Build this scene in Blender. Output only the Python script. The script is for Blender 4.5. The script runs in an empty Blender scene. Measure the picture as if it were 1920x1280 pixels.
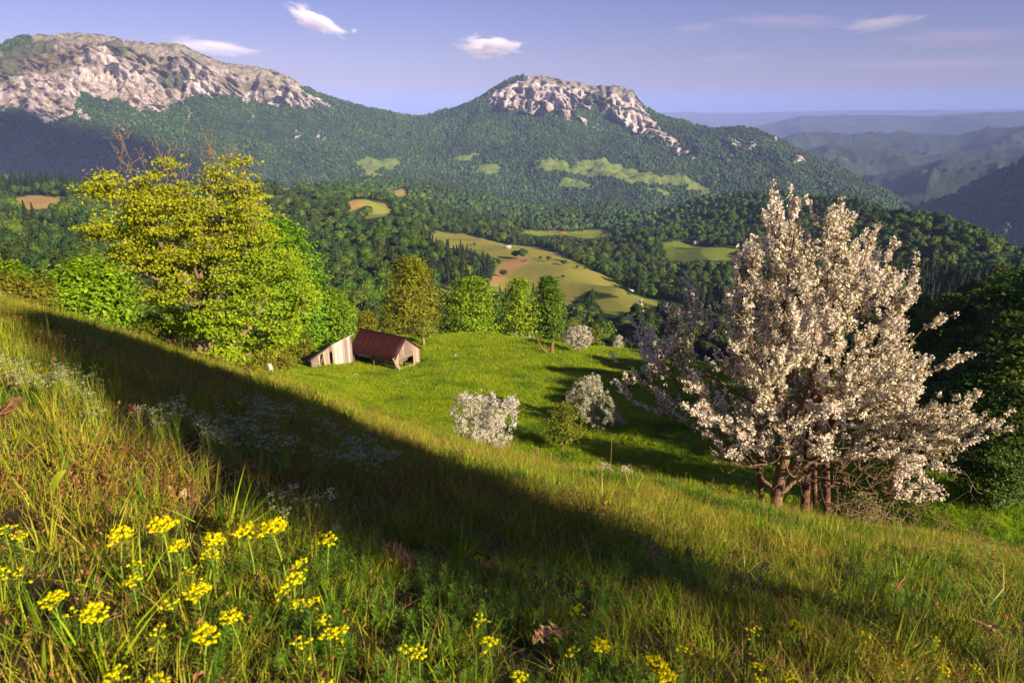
import bpy, math, random
import numpy as np
from math import radians, sin, cos, tan, pi, atan2, sqrt

S = bpy.context.scene
RNG = np.random.default_rng(7)
random.seed(7)

# ------------------------------------------------------------------ camera, sky, sun, exposure
F = 1280.0                                   # focal length in pixels of a 1920 wide picture (24 mm on 36 mm)
PITCH = math.atan((640 - 195) / F)
CP, SP = cos(PITCH), sin(PITCH)
cam_d = bpy.data.cameras.new("camera"); cam = bpy.data.objects.new("camera", cam_d)
S.collection.objects.link(cam); S.camera = cam
cam.location = (0, 0, 0); cam.rotation_euler = (pi / 2 - PITCH, 0, 0)
cam_d.sensor_width = 36; cam_d.lens = 24; cam_d.clip_start = 0.05; cam_d.clip_end = 200000

SUN_AZ, SUN_EL = 132.0, 23.0                 # azimuth clockwise from +Y: behind the camera, to the right
W = bpy.data.worlds.new("World"); S.world = W; W.use_nodes = True
wn, wl = W.node_tree.nodes, W.node_tree.links
for n in list(wn): wn.remove(n)
w_out = wn.new("ShaderNodeOutputWorld"); w_bg = wn.new("ShaderNodeBackground")
sky = wn.new("ShaderNodeTexSky"); sky.sky_type = 'NISHITA'; sky.sun_disc = False
sky.sun_elevation = radians(SUN_EL); sky.sun_rotation = radians(SUN_AZ)
sky.altitude = 900; sky.air_density = 1.0; sky.dust_density = 0.6; sky.ozone_density = 3.0
w_tint = wn.new("ShaderNodeMix"); w_tint.data_type = 'RGBA'; w_tint.blend_type = 'MULTIPLY'
w_tint.inputs[0].default_value = 1.0; w_tint.inputs[7].default_value = (0.75, 0.555, 0.80, 1)
wl.new(sky.outputs[0], w_tint.inputs[6])
wl.new(w_tint.outputs[2], w_bg.inputs[0]); w_bg.inputs[1].default_value = 0.05
wl.new(w_bg.outputs[0], w_out.inputs[0])

sun_d = bpy.data.lights.new("sun", 'SUN'); sun = bpy.data.objects.new("sun", sun_d); S.collection.objects.link(sun)
sun_d.energy = 5.0; sun_d.angle = radians(0.53); sun_d.color = (1.0, 0.81, 0.54)
SUND = np.array([sin(radians(SUN_AZ)) * cos(radians(SUN_EL)), cos(radians(SUN_AZ)) * cos(radians(SUN_EL)), sin(radians(SUN_EL))])
from mathutils import Vector
sun.rotation_euler = Vector(SUND).to_track_quat('Z', 'Y').to_euler(); sun.location = (20, -20, 30)

S.view_settings.view_transform = 'Standard'; S.view_settings.look = 'None'
S.view_settings.exposure = 1.3; S.view_settings.gamma = 1.0; S.view_settings.use_curve_mapping = False
S.render.engine = 'CYCLES'
S.cycles.max_bounces = 6; S.cycles.diffuse_bounces = 2; S.cycles.glossy_bounces = 2
S.cycles.transmission_bounces = 3; S.cycles.volume_bounces = 3; S.cycles.transparent_max_bounces = 8
S.cycles.use_denoising = True

# ------------------------------------------------------------------ helpers
def ray(px, py):
    px = np.asarray(px, float); py = np.asarray(py, float)
    u = (px - 960) / F; v = (py - 640) / F
    return np.stack([u, CP - v * SP, -SP - v * CP], -1)
def P(px, py, r):
    """point seen towards (px, py) at horizontal distance r from the viewpoint"""
    d = ray(px, py); h = np.hypot(d[..., 0], d[..., 1])
    return d * (np.asarray(r) / h)[..., None]
def AD(px, py):
    d = ray(px, py); h = np.hypot(d[..., 0], d[..., 1])
    return np.arctan2(d[..., 0], d[..., 1]), -d[..., 2] / h       # azimuth, tangent of depression
def project(p):
    p = np.asarray(p, float); dep = p[..., 1] * CP - p[..., 2] * SP
    up = p[..., 1] * SP + p[..., 2] * CP
    return 960 + F * p[..., 0] / dep, 640 - F * up / dep, dep
def in_poly(x, y, poly):
    poly = np.asarray(poly, float); res = np.zeros(np.shape(x), bool); j = len(poly) - 1
    for i in range(len(poly)):
        xi, yi = poly[i]; xj, yj = poly[j]
        c = ((yi > y) != (yj > y)) & (x < (xj - xi) * (y - yi) / (yj - yi + 1e-12) + xi)
        res ^= c; j = i
    return res
def _hash(ix, iy, iz, seed):
    h = (ix.astype(np.int64) * 374761393 + iy.astype(np.int64) * 668265263 + iz.astype(np.int64) * 2147483647 + seed * 1274126177) & 0xffffffff
    h = ((h ^ (h >> 13)) * 1274126177) & 0xffffffff
    h = ((h ^ (h >> 16)) * 2246822519) & 0xffffffff
    return ((h ^ (h >> 15)) & 0xffffff) / float(0xffffff)
def noise3(x, y, z, seed=0):
    x, y, z = np.broadcast_arrays(np.asarray(x, float), np.asarray(y, float), np.asarray(z, float))
    fx, fy, fz = np.floor(x), np.floor(y), np.floor(z)
    ix, iy, iz = fx.astype(np.int64), fy.astype(np.int64), fz.astype(np.int64)
    tx, ty, tz = x - fx, y - fy, z - fz
    sx, sy, sz = [t * t * t * (t * (t * 6 - 15) + 10) for t in (tx, ty, tz)]
    r = 0
    for a in (0, 1):
        for b in (0, 1):
            for c in (0, 1):
                w = (sx if a else 1 - sx) * (sy if b else 1 - sy) * (sz if c else 1 - sz)
                r = r + w * _hash(ix + a, iy + b, iz + c, seed)
    return r * 2 - 1
def fbm(x, y, z=0.0, oct=4, seed=0, gain=0.5):
    r = 0; a = 1.0; f = 1.0
    for i in range(oct):
        r = r + a * noise3(x * f, y * f, np.asarray(z) * f, seed + i * 17); a *= gain; f *= 2.03
    return r
def ridged(x, y, z=0.0, oct=4, seed=0):
    r = 0; a = 1.0; f = 1.0
    for i in range(oct):
        r = r + a * (1 - 2 * np.abs(noise3(x * f, y * f, np.asarray(z) * f, seed + i * 17))); a *= 0.5; f *= 2.1
    return r
def smax(a, b, k):
    h = np.clip(0.5 + 0.5 * (a - b) / k, 0, 1)
    return b * (1 - h) + a * h + k * h * (1 - h)

COL = S.collection
def link(o, parent=None):
    COL.objects.link(o)
    if parent is not None: o.parent = parent
    return o
def mesh_np(name, V, Fc, mats=(), smooth=False, attrs=None, midx=None):
    """mesh from numpy arrays; Fc is an (n,3) or (n,4) array or a list of such arrays"""
    V = np.asarray(V, np.float32).reshape(-1, 3)
    Fs = Fc if isinstance(Fc, list) else [Fc]
    Fs = [np.asarray(f, np.int32) for f in Fs if len(f)]
    me = bpy.data.meshes.new(name)
    nl = sum(f.size for f in Fs); nf = sum(len(f) for f in Fs)
    me.vertices.add(len(V)); me.vertices.foreach_set("co", V.ravel())
    me.loops.add(nl); me.polygons.add(nf)
    me.loops.foreach_set("vertex_index", np.concatenate([f.ravel() for f in Fs]) if Fs else np.zeros(0, np.int32))
    tot = np.concatenate([np.full(len(f), f.shape[1], np.int32) for f in Fs]) if Fs else np.zeros(0, np.int32)
    st = np.concatenate([[0], np.cumsum(tot)[:-1]]).astype(np.int32) if nf else np.zeros(0, np.int32)
    me.polygons.foreach_set("loop_start", st)
    if smooth: me.polygons.foreach_set("use_smooth", np.ones(nf, bool))
    if midx is not None: me.polygons.foreach_set("material_index", np.asarray(midx, np.int32))
    for m in mats: me.materials.append(m)
    for k, a in (attrs or {}).items():
        a = np.asarray(a, np.float32)
        if a.ndim == 1:
            at = me.attributes.new(k, 'FLOAT', 'POINT'); at.data.foreach_set("value", a)
        else:
            at = me.attributes.new(k, 'FLOAT_VECTOR', 'POINT'); at.data.foreach_set("vector", a.ravel())
    me.update(calc_edges=True)
    return me
def obj(name, me, parent=None, loc=None):
    o = bpy.data.objects.new(name, me); link(o, parent)
    if loc is not None: o.location = loc
    return o
def tag(o, label=None, cat=None, group=None, kind=None):
    if label: o['label'] = label
    if cat: o['category'] = cat
    if group: o['group'] = group
    if kind: o['kind'] = kind
    return o
def empty(name, loc, label, cat, group=None, rz=0):
    o = bpy.data.objects.new(name, None); link(o); o.location = loc; o.rotation_euler = (0, 0, rz)
    o.empty_display_size = 0.2
    return tag(o, label, cat, group)
def copy_tree(o, parent=None):
    c = o.copy(); COL.objects.link(c)
    if parent is not None: c.parent = parent
    for ch in list(o.children): copy_tree(ch, c)
    return c
def quat_basis(n):
    """orthonormal pairs perpendicular to unit vectors n"""
    a = np.where(np.abs(n[:, 2:3]) < 0.9, np.array([[0, 0, 1.0]]), np.array([[1.0, 0, 0]]))
    u = np.cross(n, a); u /= np.linalg.norm(u, axis=1, keepdims=True) + 1e-9
    return u, np.cross(n, u)
def unit(v): return v / (np.linalg.norm(v, axis=-1, keepdims=True) + 1e-9)

# ------------------------------------------------------------------ materials
def new_mat(name):
    m = bpy.data.materials.new(name); m.use_nodes = True
    nt = m.node_tree
    for n in list(nt.nodes): nt.nodes.remove(n)
    out = nt.nodes.new("ShaderNodeOutputMaterial")
    return m, nt, out
def N(nt, t, **kw):
    n = nt.nodes.new(t)
    for k, v in kw.items():
        if k.startswith('i'): n.inputs[int(k[1:])].default_value = v
        else: setattr(n, k, v)
    return n
def rgb(c): return (c[0], c[1], c[2], 1)
def mixc(nt, fac, a, b, blend='MIX'):
    n = nt.nodes.new("ShaderNodeMix"); n.data_type = 'RGBA'; n.blend_type = blend
    for i, v in ((0, fac), (6, a), (7, b)):
        if isinstance(v, (tuple, list)): n.inputs[i].default_value = rgb(v)
        elif isinstance(v, (int, float)): n.inputs[i].default_value = v
        else: nt.links.new(v, n.inputs[i])
    return n.outputs[2]
def ramp(nt, fac, stops):
    n = nt.nodes.new("ShaderNodeValToRGB"); e = n.color_ramp.elements
    while len(e) < len(stops): e.new(0.5)
    for i, (p, c) in enumerate(stops):
        e[i].position = p; e[i].color = rgb(c) if not isinstance(c, (int, float)) else (c, c, c, 1)
    nt.links.new(fac, n.inputs[0]); return n.outputs[0]
def noise_tex(nt, scale, detail=4, rough=0.55, coord=None, vscale=None):
    n = nt.nodes.new("ShaderNodeTexNoise"); n.inputs['Scale'].default_value = scale
    n.inputs['Detail'].default_value = detail; n.inputs['Roughness'].default_value = rough
    if coord is None:
        tc = nt.nodes.new("ShaderNodeTexCoord"); coord = tc.outputs['Object']
    if vscale:
        mp = nt.nodes.new("ShaderNodeMapping"); mp.inputs['Scale'].default_value = vscale
        nt.links.new(coord, mp.inputs[0]); coord = mp.outputs[0]
    nt.links.new(coord, n.inputs['Vector']); return n
def attr(nt, name, typ='GEOMETRY'):
    n = nt.nodes.new("ShaderNodeAttribute"); n.attribute_name = name; n.attribute_type = typ; return n
def leaf_mat(name, cols, trans=0.35, rough=0.6, spec=0.25, tscale=1.0, patchy=False):
    """two-sided leaf: colours vary from leaf to leaf (per mesh island) and from tree to tree"""
    m, nt, out = new_mat(name)
    geo = N(nt, "ShaderNodeNewGeometry"); oi = N(nt, "ShaderNodeObjectInfo")
    c = ramp(nt, geo.outputs['Random Per Island'], [(i / max(1, len(cols) - 1), q) for i, q in enumerate(cols)])
    hsv = N(nt, "ShaderNodeHueSaturation"); nt.links.new(c, hsv.inputs['Color'])
    mr = N(nt, "ShaderNodeMapRange", i3=0.7, i4=1.25); nt.links.new(oi.outputs['Random'], mr.inputs[0])
    pn = noise_tex(nt, 0.007, 4, 0.6, coord=oi.outputs['Location']); pr_ = N(nt, "ShaderNodeMapRange", i1=0.3, i2=0.7, i3=0.55, i4=1.35); nt.links.new(pn.outputs[0], pr_.inputs[0])
    pm = N(nt, "ShaderNodeMath", operation='MULTIPLY'); nt.links.new(mr.outputs[0], pm.inputs[0]); nt.links.new(pr_.outputs[0], pm.inputs[1])
    nt.links.new((pm if patchy else mr).outputs[0], hsv.inputs['Value'])
    mr2 = N(nt, "ShaderNodeMapRange", i3=0.465, i4=0.52)
    mm = N(nt, "ShaderNodeMath", operation='FRACT'); mu = N(nt, "ShaderNodeMath", operation='MULTIPLY', i1=7.31)
    nt.links.new(oi.outputs['Random'], mu.inputs[0]); nt.links.new(mu.outputs[0], mm.inputs[0]); nt.links.new(mm.outputs[0], mr2.inputs[0])
    nt.links.new(mr2.outputs[0], hsv.inputs['Hue'])
    b = N(nt, "ShaderNodeBsdfPrincipled"); b.inputs['Roughness'].default_value = rough
    b.inputs['Specular IOR Level'].default_value = spec
    nt.links.new(hsv.outputs[0], b.inputs['Base Color'])
    t = N(nt, "ShaderNodeBsdfTranslucent"); nt.links.new(mixc(nt, 1.0, hsv.outputs[0], (1.0 * tscale, 1.0 * tscale, 0.5 * tscale), 'MULTIPLY'), t.inputs[0])
    mx = N(nt, "ShaderNodeMixShader", i0=trans); nt.links.new(b.outputs[0], mx.inputs[1]); nt.links.new(t.outputs[0], mx.inputs[2])
    nt.links.new(mx.outputs[0], out.inputs[0]); return m
def bark_mat(name, a, b, scale=6.0):
    m, nt, out = new_mat(name)
    n = noise_tex(nt, scale, 6, 0.65, vscale=(3, 3, 0.6))
    p = N(nt, "ShaderNodeBsdfPrincipled"); p.inputs['Roughness'].default_value = 0.9; p.inputs['Specular IOR Level'].default_value = 0.15
    nt.links.new(ramp(nt, n.outputs[0], [(0.3, a), (0.7, b)]), p.inputs['Base Color'])
    bp = N(nt, "ShaderNodeBump"); bp.inputs['Strength'].default_value = 0.7; bp.inputs['Distance'].default_value = 0.03
    nt.links.new(n.outputs[0], bp.inputs['Height']); nt.links.new(bp.outputs[0], p.inputs['Normal'])
    nt.links.new(p.outputs[0], out.inputs[0]); return m
def flat_mat(name, a, b=None, scale=8.0, rough=0.85, vscale=None, bump=0.0, spec=0.2):
    m, nt, out = new_mat(name)
    p = N(nt, "ShaderNodeBsdfPrincipled"); p.inputs['Roughness'].default_value = rough; p.inputs['Specular IOR Level'].default_value = spec
    n = noise_tex(nt, scale, 5, 0.6, vscale=vscale)
    nt.links.new(ramp(nt, n.outputs[0], [(0.3, a), (0.7, b or a)]), p.inputs['Base Color'])
    if bump:
        bp = N(nt, "ShaderNodeBump"); bp.inputs['Strength'].default_value = bump; bp.inputs['Distance'].default_value = 0.02
        nt.links.new(n.outputs[0], bp.inputs['Height']); nt.links.new(bp.outputs[0], p.inputs['Normal'])
    nt.links.new(p.outputs[0], out.inputs[0]); return m
cam_d.dof.use_dof = True; cam_d.dof.focus_distance = 18.0; cam_d.dof.aperture_fstop = 9.0
# ------------------------------------------------------------------ terrain height
HC = 0.85                                     # the viewpoint's height over the grass slope
_sil = [(-60, 552), (0, 572), (100, 603), (200, 632), (300, 664), (400, 704), (500, 727), (600, 760), (700, 800), (800, 834), (900, 859), (1000, 885),
        (1100, 905), (1200, 922), (1300, 946), (1400, 965), (1500, 987), (1600, 1000), (1700, 1014), (1800, 1040), (1920, 1073), (1990, 1095)]
_sa, _sD = AD(*np.array(_sil, float).T)
_rs = np.interp(_sa, np.radians([-40, -15, 5, 40]), [17, 13.5, 12, 12])
_sm = _sD - 2 * HC / _rs
_taz = np.radians(np.arange(-180, 181, 1.0))
_knots_a = np.concatenate([np.radians([-180, -130, -85, -55]), _sa[1:-1], np.radians([55, 85, 130, 180])])
_knots_m = np.concatenate([[-0.33, -0.30, -0.18, -0.03], _sm[1:-1], [0.42, 0.28, -0.08, -0.33]])
_tm = np.interp(_taz, _knots_a, _knots_m)
_kk = np.exp(-0.5 * (np.arange(-6, 7) / 2.2) ** 2); _kk /= _kk.sum()
_tm = np.convolve(np.pad(_tm, 6, mode='wrap'), _kk, 'valid')
_trs = np.interp(_taz, np.radians([-180, -90, -40, -15, 5, 40, 90, 180]), [40, 26, 17, 13.5, 12, 12, 20, 40])
def hill(x, y):
    r = np.hypot(x, y); a = np.arctan2(x, y)
    m = np.interp(a, _taz, _tm); k = HC / np.interp(a, _taz, _trs) ** 2
    re = np.sqrt(r * r + 0.09) - 0.3
    cap = 0.82; rc = np.maximum((cap - m) / (2 * k), 1.0)
    g = np.where(re < rc, m * re + k * re * re, m * rc + k * rc * rc + cap * (re - rc))
    bump = 0.05 * fbm(x * 0.55, y * 0.55, 0, 3, 5) * np.clip(re / 2, 0, 1)
    return -HC - g + bump

_tps = []
def cp(lst, dr=1.0):
    for px, py, r in lst:
        a, D = AD(px, py); _tps.append((float(a), math.log(r * dr), float(D)))
def cpD(lst):
    for px, r, D in lst:
        a, _ = AD(px, 640); _tps.append((float(a), math.log(r), D))
# meadow bench
cp([(520, 700, 58), (600, 688, 80), (680, 690, 79), (760, 690, 78), (780, 652, 91), (700, 722, 68), (850, 742, 60), (900, 662, 86),
    (1000, 640, 104), (880, 634, 106), (790, 634, 103), (620, 645, 108), (470, 700, 75), (1080, 652, 98), (1090, 688, 80), (1180, 688, 86), (1195, 662, 104),
    (1000, 752, 60), (1100, 850, 46), (1200, 900, 41), (1300, 930, 38), (1400, 955, 36), (1250, 800, 51), (1190, 752, 60),
    (1300, 720, 72), (1450, 800, 56), (1450, 700, 85), (1600, 850, 48), (1600, 700, 90), (1750, 950, 36), (1850, 960, 37), (1850, 800, 58), (1900, 700, 85),
    (1800, 620, 120), (1900, 590, 135), (1990, 600, 130), (900, 850, 42), (700, 800, 46), (500, 720, 44), (1650, 1010, 33),
    (300, 690, 45), (100, 640, 45), (-60, 600, 45), (0, 590, 70), (200, 640, 70), (350, 680, 62), (1990, 1060, 36)])
# hidden drop behind the bench
cpD([(p, 150, D) for p, D in ((-60, .40), (0, .42), (150, .42), (300, .44), (450, .47), (600, .49), (750, .5), (900, .5), (1050, .5), (1200, .5), (1350, .5), (1500, .48), (1650, .44))])
# wooded valley and hills
cp([(0, 520, 250), (100, 545, 200), (0, 440, 400), (100, 450, 380), (200, 505, 300), (300, 455, 420), (400, 400, 600), (0, 352, 820), (100, 352, 820),
    (200, 362, 820), (300, 370, 820), (400, 362, 880), (60, 385, 640), (450, 352, 950), (-80, 352, 820), (-80, 480, 320),
    (600, 575, 230), (650, 560, 260), (640, 480, 420), (600, 420, 560), (560, 380, 750), (520, 350, 950), (450, 470, 420), (480, 560, 260),
    (700, 450, 500), (745, 405, 560), (760, 450, 470), (690, 385, 760), (720, 410, 720), (640, 380, 800),
    (800, 445, 620), (860, 440, 640), (900, 455, 600), (950, 466, 560), (1000, 480, 520), (1060, 502, 470), (1170, 547, 400), (1080, 577, 360),
    (930, 550, 390), (860, 500, 440), (850, 550, 320), (800, 480, 520), (1000, 540, 420),
    (1130, 472, 740), (1200, 505, 620), (1250, 560, 450), (1300, 600, 340), (1230, 640, 250), (1100, 605, 290), (1190, 570, 420),
    (1000, 432, 980), (1050, 438, 980), (1150, 437, 1020), (1250, 452, 820), (1290, 460, 800), (1340, 470, 720), (1370, 492, 640), (1240, 490, 680),
    (900, 400, 1150), (1100, 402, 1250), (1000, 388, 1420), (860, 362, 1480), (760, 347, 1480), (700, 345, 1480), (1150, 392, 1480), (1230, 405, 1350), (1280, 395, 1400), (1350, 390, 1380),
    (1450, 372, 1250), (1560, 384, 1080), (1640, 395, 980), (1700, 414, 900), (1800, 448, 800), (1920, 498, 700), (2000, 530, 640), (1700, 480, 600), (1850, 532, 460),
    (1450, 450, 800), (1550, 430, 850), (1500, 550, 420), (1400, 600, 320), (1600, 560, 330), (1920, 560, 330)])
# ground dropping behind the mid ridge
cpD([(p, 1760, D) for p, D in ((-60, .17), (0, .17), (100, .17), (250, .18), (400, .17), (520, .155), (700, .15), (860, .16), (1000, .18), (1150, .185), (1300, .185), (1450, .185), (1560, .22), (1700, .26), (1800, .28), (1920, .32))])
cpD([(1700, 1150, .24), (1800, 1050, .27), (1920, 950, .32), (1600, 1300, .215), (2000, 900, .34)])
# mountains: foot, slopes, cliff foot, crest
cp([(-60, 345, 2050), (0, 345, 2050), (250, 345, 2050), (500, 345, 2100), (700, 342, 2150), (900, 362, 2150), (1100, 392, 2050), (1300, 392, 2050), (1450, 375, 2150), (1600, 385, 2250), (1690, 400, 2350),
    (100, 300, 2280), (300, 290, 2300), (500, 280, 2380), (700, 290, 2420), (700, 245, 2700), (600, 240, 2650), (400, 240, 2560), (200, 240, 2520), (0, 250, 2450), (500, 310, 2250),
    (-60, 200, 2620), (0, 203, 2620), (90, 230, 2560), (170, 188, 2680), (290, 208, 2660), (340, 182, 2740), (480, 188, 2780), (590, 198, 2820), (660, 212, 2850),
    (-60, 130, 2820), (0, 100, 2860), (60, 83, 2880), (130, 75, 2880), (240, 90, 2890), (330, 97, 2890), (410, 126, 2890), (470, 136, 2900), (520, 137, 2900), (560, 157, 2910), (650, 192, 2960), (720, 212, 3020), (790, 226, 3080),
    (780, 270, 2650), (850, 205, 3080), (805, 222, 3100), (900, 187, 3020), (950, 157, 3000), (1010, 149, 3000), (1060, 155, 3020), (1100, 163, 3040), (1160, 168, 3040), (1192, 180, 3030), (1215, 210, 3030),
    (1270, 224, 3020), (1320, 240, 2980), (1370, 242, 2950), (1420, 247, 2920), (1480, 272, 2860), (1540, 300, 2820), (1600, 332, 2760), (1690, 388, 2650), (1745, 415, 2600),
    (920, 202, 2900), (1000, 213, 2850), (1100, 238, 2840), (1160, 226, 2900), (1200, 246, 2850), (1300, 290, 2680),
    (850, 290, 2450), (900, 280, 2520), (1000, 300, 2420), (1100, 310, 2360), (1200, 322, 2320), (1300, 350, 2230), (1400, 322, 2400), (1500, 342, 2420), (1400, 285, 2650), (1000, 255, 2650)])
cpD([(p, 4300, D) for p, D in ((-60, .05), (60, .0), (200, .0), (350, .02), (500, .05), (650, .09), (800, .13), (900, .1), (1010, .07), (1150, .08), (1250, .13), (1400, .16), (1550, .2), (1700, .22), (1850, .22), (1980, .22))])
cpD([(p, 3400, D) for p, D in ((60, -.02), (200, -.01), (400, .0), (600, .05), (800, .08), (1010, .03), (1180, .05), (1320, .09), (1450, .11), (1600, .17))])
cpD([(1780, 2600, .22), (1850, 2400, .24), (1940, 2300, .25), (1850, 3200, .22), (1960, 3200, .22), (1750, 2200, .22), (1850, 1900, .25), (1990, 2000, .27)])
_T = np.array(_tps); _C = _T[:, :2] * np.array([1.6, 1.0])
def _U(d2): return d2 * np.log(d2 + 1e-12) * 0.5
_n = len(_T); _A = np.zeros((_n + 3, _n + 3))
_A[:_n, :_n] = _U(((_C[:, None] - _C[None]) ** 2).sum(-1)) + np.eye(_n) * 2e-4
_A[:_n, _n] = 1; _A[:_n, _n + 1:] = _C; _A[_n:, :_n] = _A[:_n, _n:].T
_w = np.linalg.solve(_A, np.concatenate([_T[:, 2], np.zeros(3)]))
def tpsD(a, r):
    sh = np.shape(a); q = np.stack([np.ravel(a) * 1.6, np.log(np.maximum(np.ravel(r), 25))], -1); o = np.empty(len(q))
    for i in range(0, len(q), 20000):
        b = q[i:i + 20000]
        d2 = ((b[:, None, 0] - _C[None, :, 0]) ** 2 + (b[:, None, 1] - _C[None, :, 1]) ** 2)
        o[i:i + 20000] = _U(d2) @ _w[:_n] + _w[_n] + b @ _w[_n + 1:]
    return o.reshape(sh)
def far_z(a, r):
    return -r * tpsD(np.clip(a, -0.74, 0.74), r)
def gully(x, y, r):
    """erosion on the wooded slopes, zero close to the viewpoint"""
    k = np.clip((r - 170) / 500, 0, 1) * 9 + np.clip((r - 1700) / 900, 0, 1) * 26
    return k * (ridged(x / 260, y / 260, 0, 3, 11) - 0.4) * 0.6
def ground(x, y):
    x = np.asarray(x, float); y = np.asarray(y, float); r = np.hypot(x, y); a = np.arctan2(x, y)
    z = hill(x, y)
    far = r > 24
    if np.any(far):
        zf = far_z(a[far] if a.ndim else a, r[far] if r.ndim else r)
        zf = zf + gully(x[far], y[far], r[far]) + 0.12 * fbm(x[far] / 6, y[far] / 6, 0, 3, 3)
        k = np.clip((r[far] - 24) / 8, 0, 1)
        hz = z[far]
        hz = np.where(r[far] > 75, -1e4, hz)
        inview = np.abs(a[far]) < 1.0
        z[far] = np.where(inview, np.where(r[far] > 75, zf, hz * (1 - k) + smax(hz, zf, 1.2) * k), z[far])
    return z
def ground1(x, y): return float(ground(np.array([x]), np.array([y]))[0])
def at(px, py, r, dz=0.0):
    """point ON the ground at distance r in the direction of column px (py only gives the column's azimuth)"""
    p = P(px, py, r); return np.array([p[0], p[1], ground1(p[0], p[1]) + dz])

def polar(a0, a1, na, rr):
    a = np.linspace(a0, a1, na); A, R = np.meshgrid(a, rr)
    idx = np.arange(na * len(rr)).reshape(len(rr), na)
    q = np.stack([idx[:-1, :-1], idx[:-1, 1:], idx[1:, 1:], idx[1:, :-1]], -1).reshape(-1, 4)
    return A, R, q[:, ::-1]
# ------------------------------------------------------------------ what grows where (areas of the land)
MEADOW = [  # outline, nearest and farthest distance, dryness
    ([(796, 452), (815, 432), (870, 438), (925, 452), (958, 462), (1000, 458), (1048, 478), (1100, 500), (1172, 545), (1165, 556), (1110, 545), (1062, 580), (1030, 560), (990, 548), (955, 552), (920, 548), (935, 510), (948, 490), (900, 476), (860, 466)], 330, 760, .75),
    ([(935, 515), (952, 492), (985, 478), (1000, 488), (960, 520), (925, 550), (915, 545)], 330, 760, 1.6),
    ([(1110, 560), (1180, 550), (1230, 562), (1278, 572), (1260, 580), (1200, 572), (1165, 590), (1120, 585)], 300, 700, .6),
    ([(1238, 455), (1275, 452), (1300, 462), (1345, 466), (1382, 462), (1400, 480), (1385, 492), (1330, 488), (1280, 492), (1245, 490)], 560, 900, .25),
    ([(960, 434), (1020, 432), (1075, 434), (1140, 432), (1155, 440), (1100, 450), (1060, 444), (1000, 442)], 850, 1150, .35),
    ([(655, 380), (690, 372), (735, 382), (738, 396), (700, 415), (680, 436), (676, 425), (700, 395), (690, 385), (660, 400), (650, 398)], 560, 1100, .6),
    ([(655, 380), (688, 374), (690, 384), (660, 402), (650, 398)], 560, 1100, 1.5),
    ([(736, 358), (762, 354), (764, 366), (740, 372)], 900, 1480, 1.2),
    ([(803, 402), (815, 404), (813, 412), (804, 412)], 600, 1480, 1.2),
    ([(500, 352), (530, 350), (560, 354), (545, 358)], 850, 1480, .6),
    ([(20, 372), (60, 368), (100, 372), (88, 392), (55, 396), (30, 384)], 450, 800, 1.5),
    ([(100, 370), (120, 376), (105, 382), (85, 392)], 450, 800, .8),
    ([(820, 536), (848, 536), (846, 548), (822, 550)], 250, 600, 1.4),
    # on the mountain's foot
    ([(850, 292), (875, 289), (893, 294), (880, 306), (860, 304)], 1900, 2900, .1),
    ([(660, 302), (690, 298), (735, 296), (757, 306), (730, 316), (700, 318), (725, 334), (690, 334), (672, 316)], 1900, 2900, .25),
    ([(895, 312), (940, 310), (950, 322), (920, 330), (900, 324)], 1900, 2900, .2),
    ([(1000, 302), (1040, 298), (1075, 312), (1110, 300), (1135, 296), (1160, 310), (1200, 318), (1240, 330), (1262, 326), (1280, 332), (1320, 350), (1375, 376), (1350, 372), (1290, 350), (1230, 348), (1180, 340), (1150, 338), (1105, 330), (1060, 326), (1010, 316)], 1900, 2900, .2),
    ([(1055, 336), (1100, 338), (1110, 350), (1080, 356), (1050, 348)], 1900, 2900, .3),
    ([(1210, 350), (1260, 362), (1250, 368), (1215, 358)], 1900, 2900, .2),
]
ROCK = [
    [(-80, 120), (0, 106), (55, 85), (130, 74), (240, 90), (330, 97), (410, 127), (470, 136), (525, 138), (560, 158), (580, 180), (625, 192), (612, 200), (560, 200), (480, 192), (420, 182), (364, 182),
     (345, 190), (322, 200), (296, 214), (262, 206), (215, 190), (182, 176), (150, 178), (140, 205), (175, 230), (130, 222), (88, 236), (62, 214), (20, 204), (-80, 200)],
    [(905, 190), (950, 160), (1008, 150), (1060, 158), (1108, 166), (1165, 172), (1192, 186), (1208, 212), (1232, 240), (1270, 262), (1300, 292), (1275, 288), (1245, 262), (1205, 252), (1160, 225), (1128, 208), (1120, 200),
     (1085, 205), (1068, 214), (1130, 240), (1080, 228), (1040, 212), (995, 214), (960, 206), (925, 202)],
    [(1370, 258), (1385, 262), (1420, 266), (1410, 282), (1380, 280)], [(1368, 282), (1378, 296), (1374, 300)],
    [(1488, 285), (1510, 296), (1515, 310), (1495, 306)], [(1455, 262), (1462, 270), (1452, 272)], [(1575, 322), (1590, 328), (1585, 332)],
    [(345, 195), (362, 222), (356, 226)], [(220, 228), (236, 234), (234, 242)], [(462, 212), (478, 230), (470, 228)], [(598, 246), (612, 262), (600, 260)], [(550, 245), (562, 252), (556, 258)],
    [(560, 240), (566, 248), (558, 246)], [(880, 335), (905, 345), (900, 355), (885, 345)], [(840, 338), (846, 332), (842, 344)]]
ALPINE = [[(60, 50), (130, 40), (330, 70), (570, 130), (575, 165), (470, 142), (410, 132), (330, 106), (240, 98), (130, 84), (60, 96)], [(985, 130), (1195, 150), (1215, 205), (1190, 190), (1165, 176), (1060, 164), (1008, 158), (980, 160)]]
SCRUB = [[(1100, 172), (1125, 176), (1150, 205), (1128, 204), (1090, 190)], [(300, 130), (330, 135), (352, 150), (345, 175), (320, 165), (300, 150)], [(200, 75), (255, 92), (230, 100), (190, 90)],
         [(0, 100), (60, 84), (110, 76), (100, 100), (60, 110), (45, 135), (0, 150)]]
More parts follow.
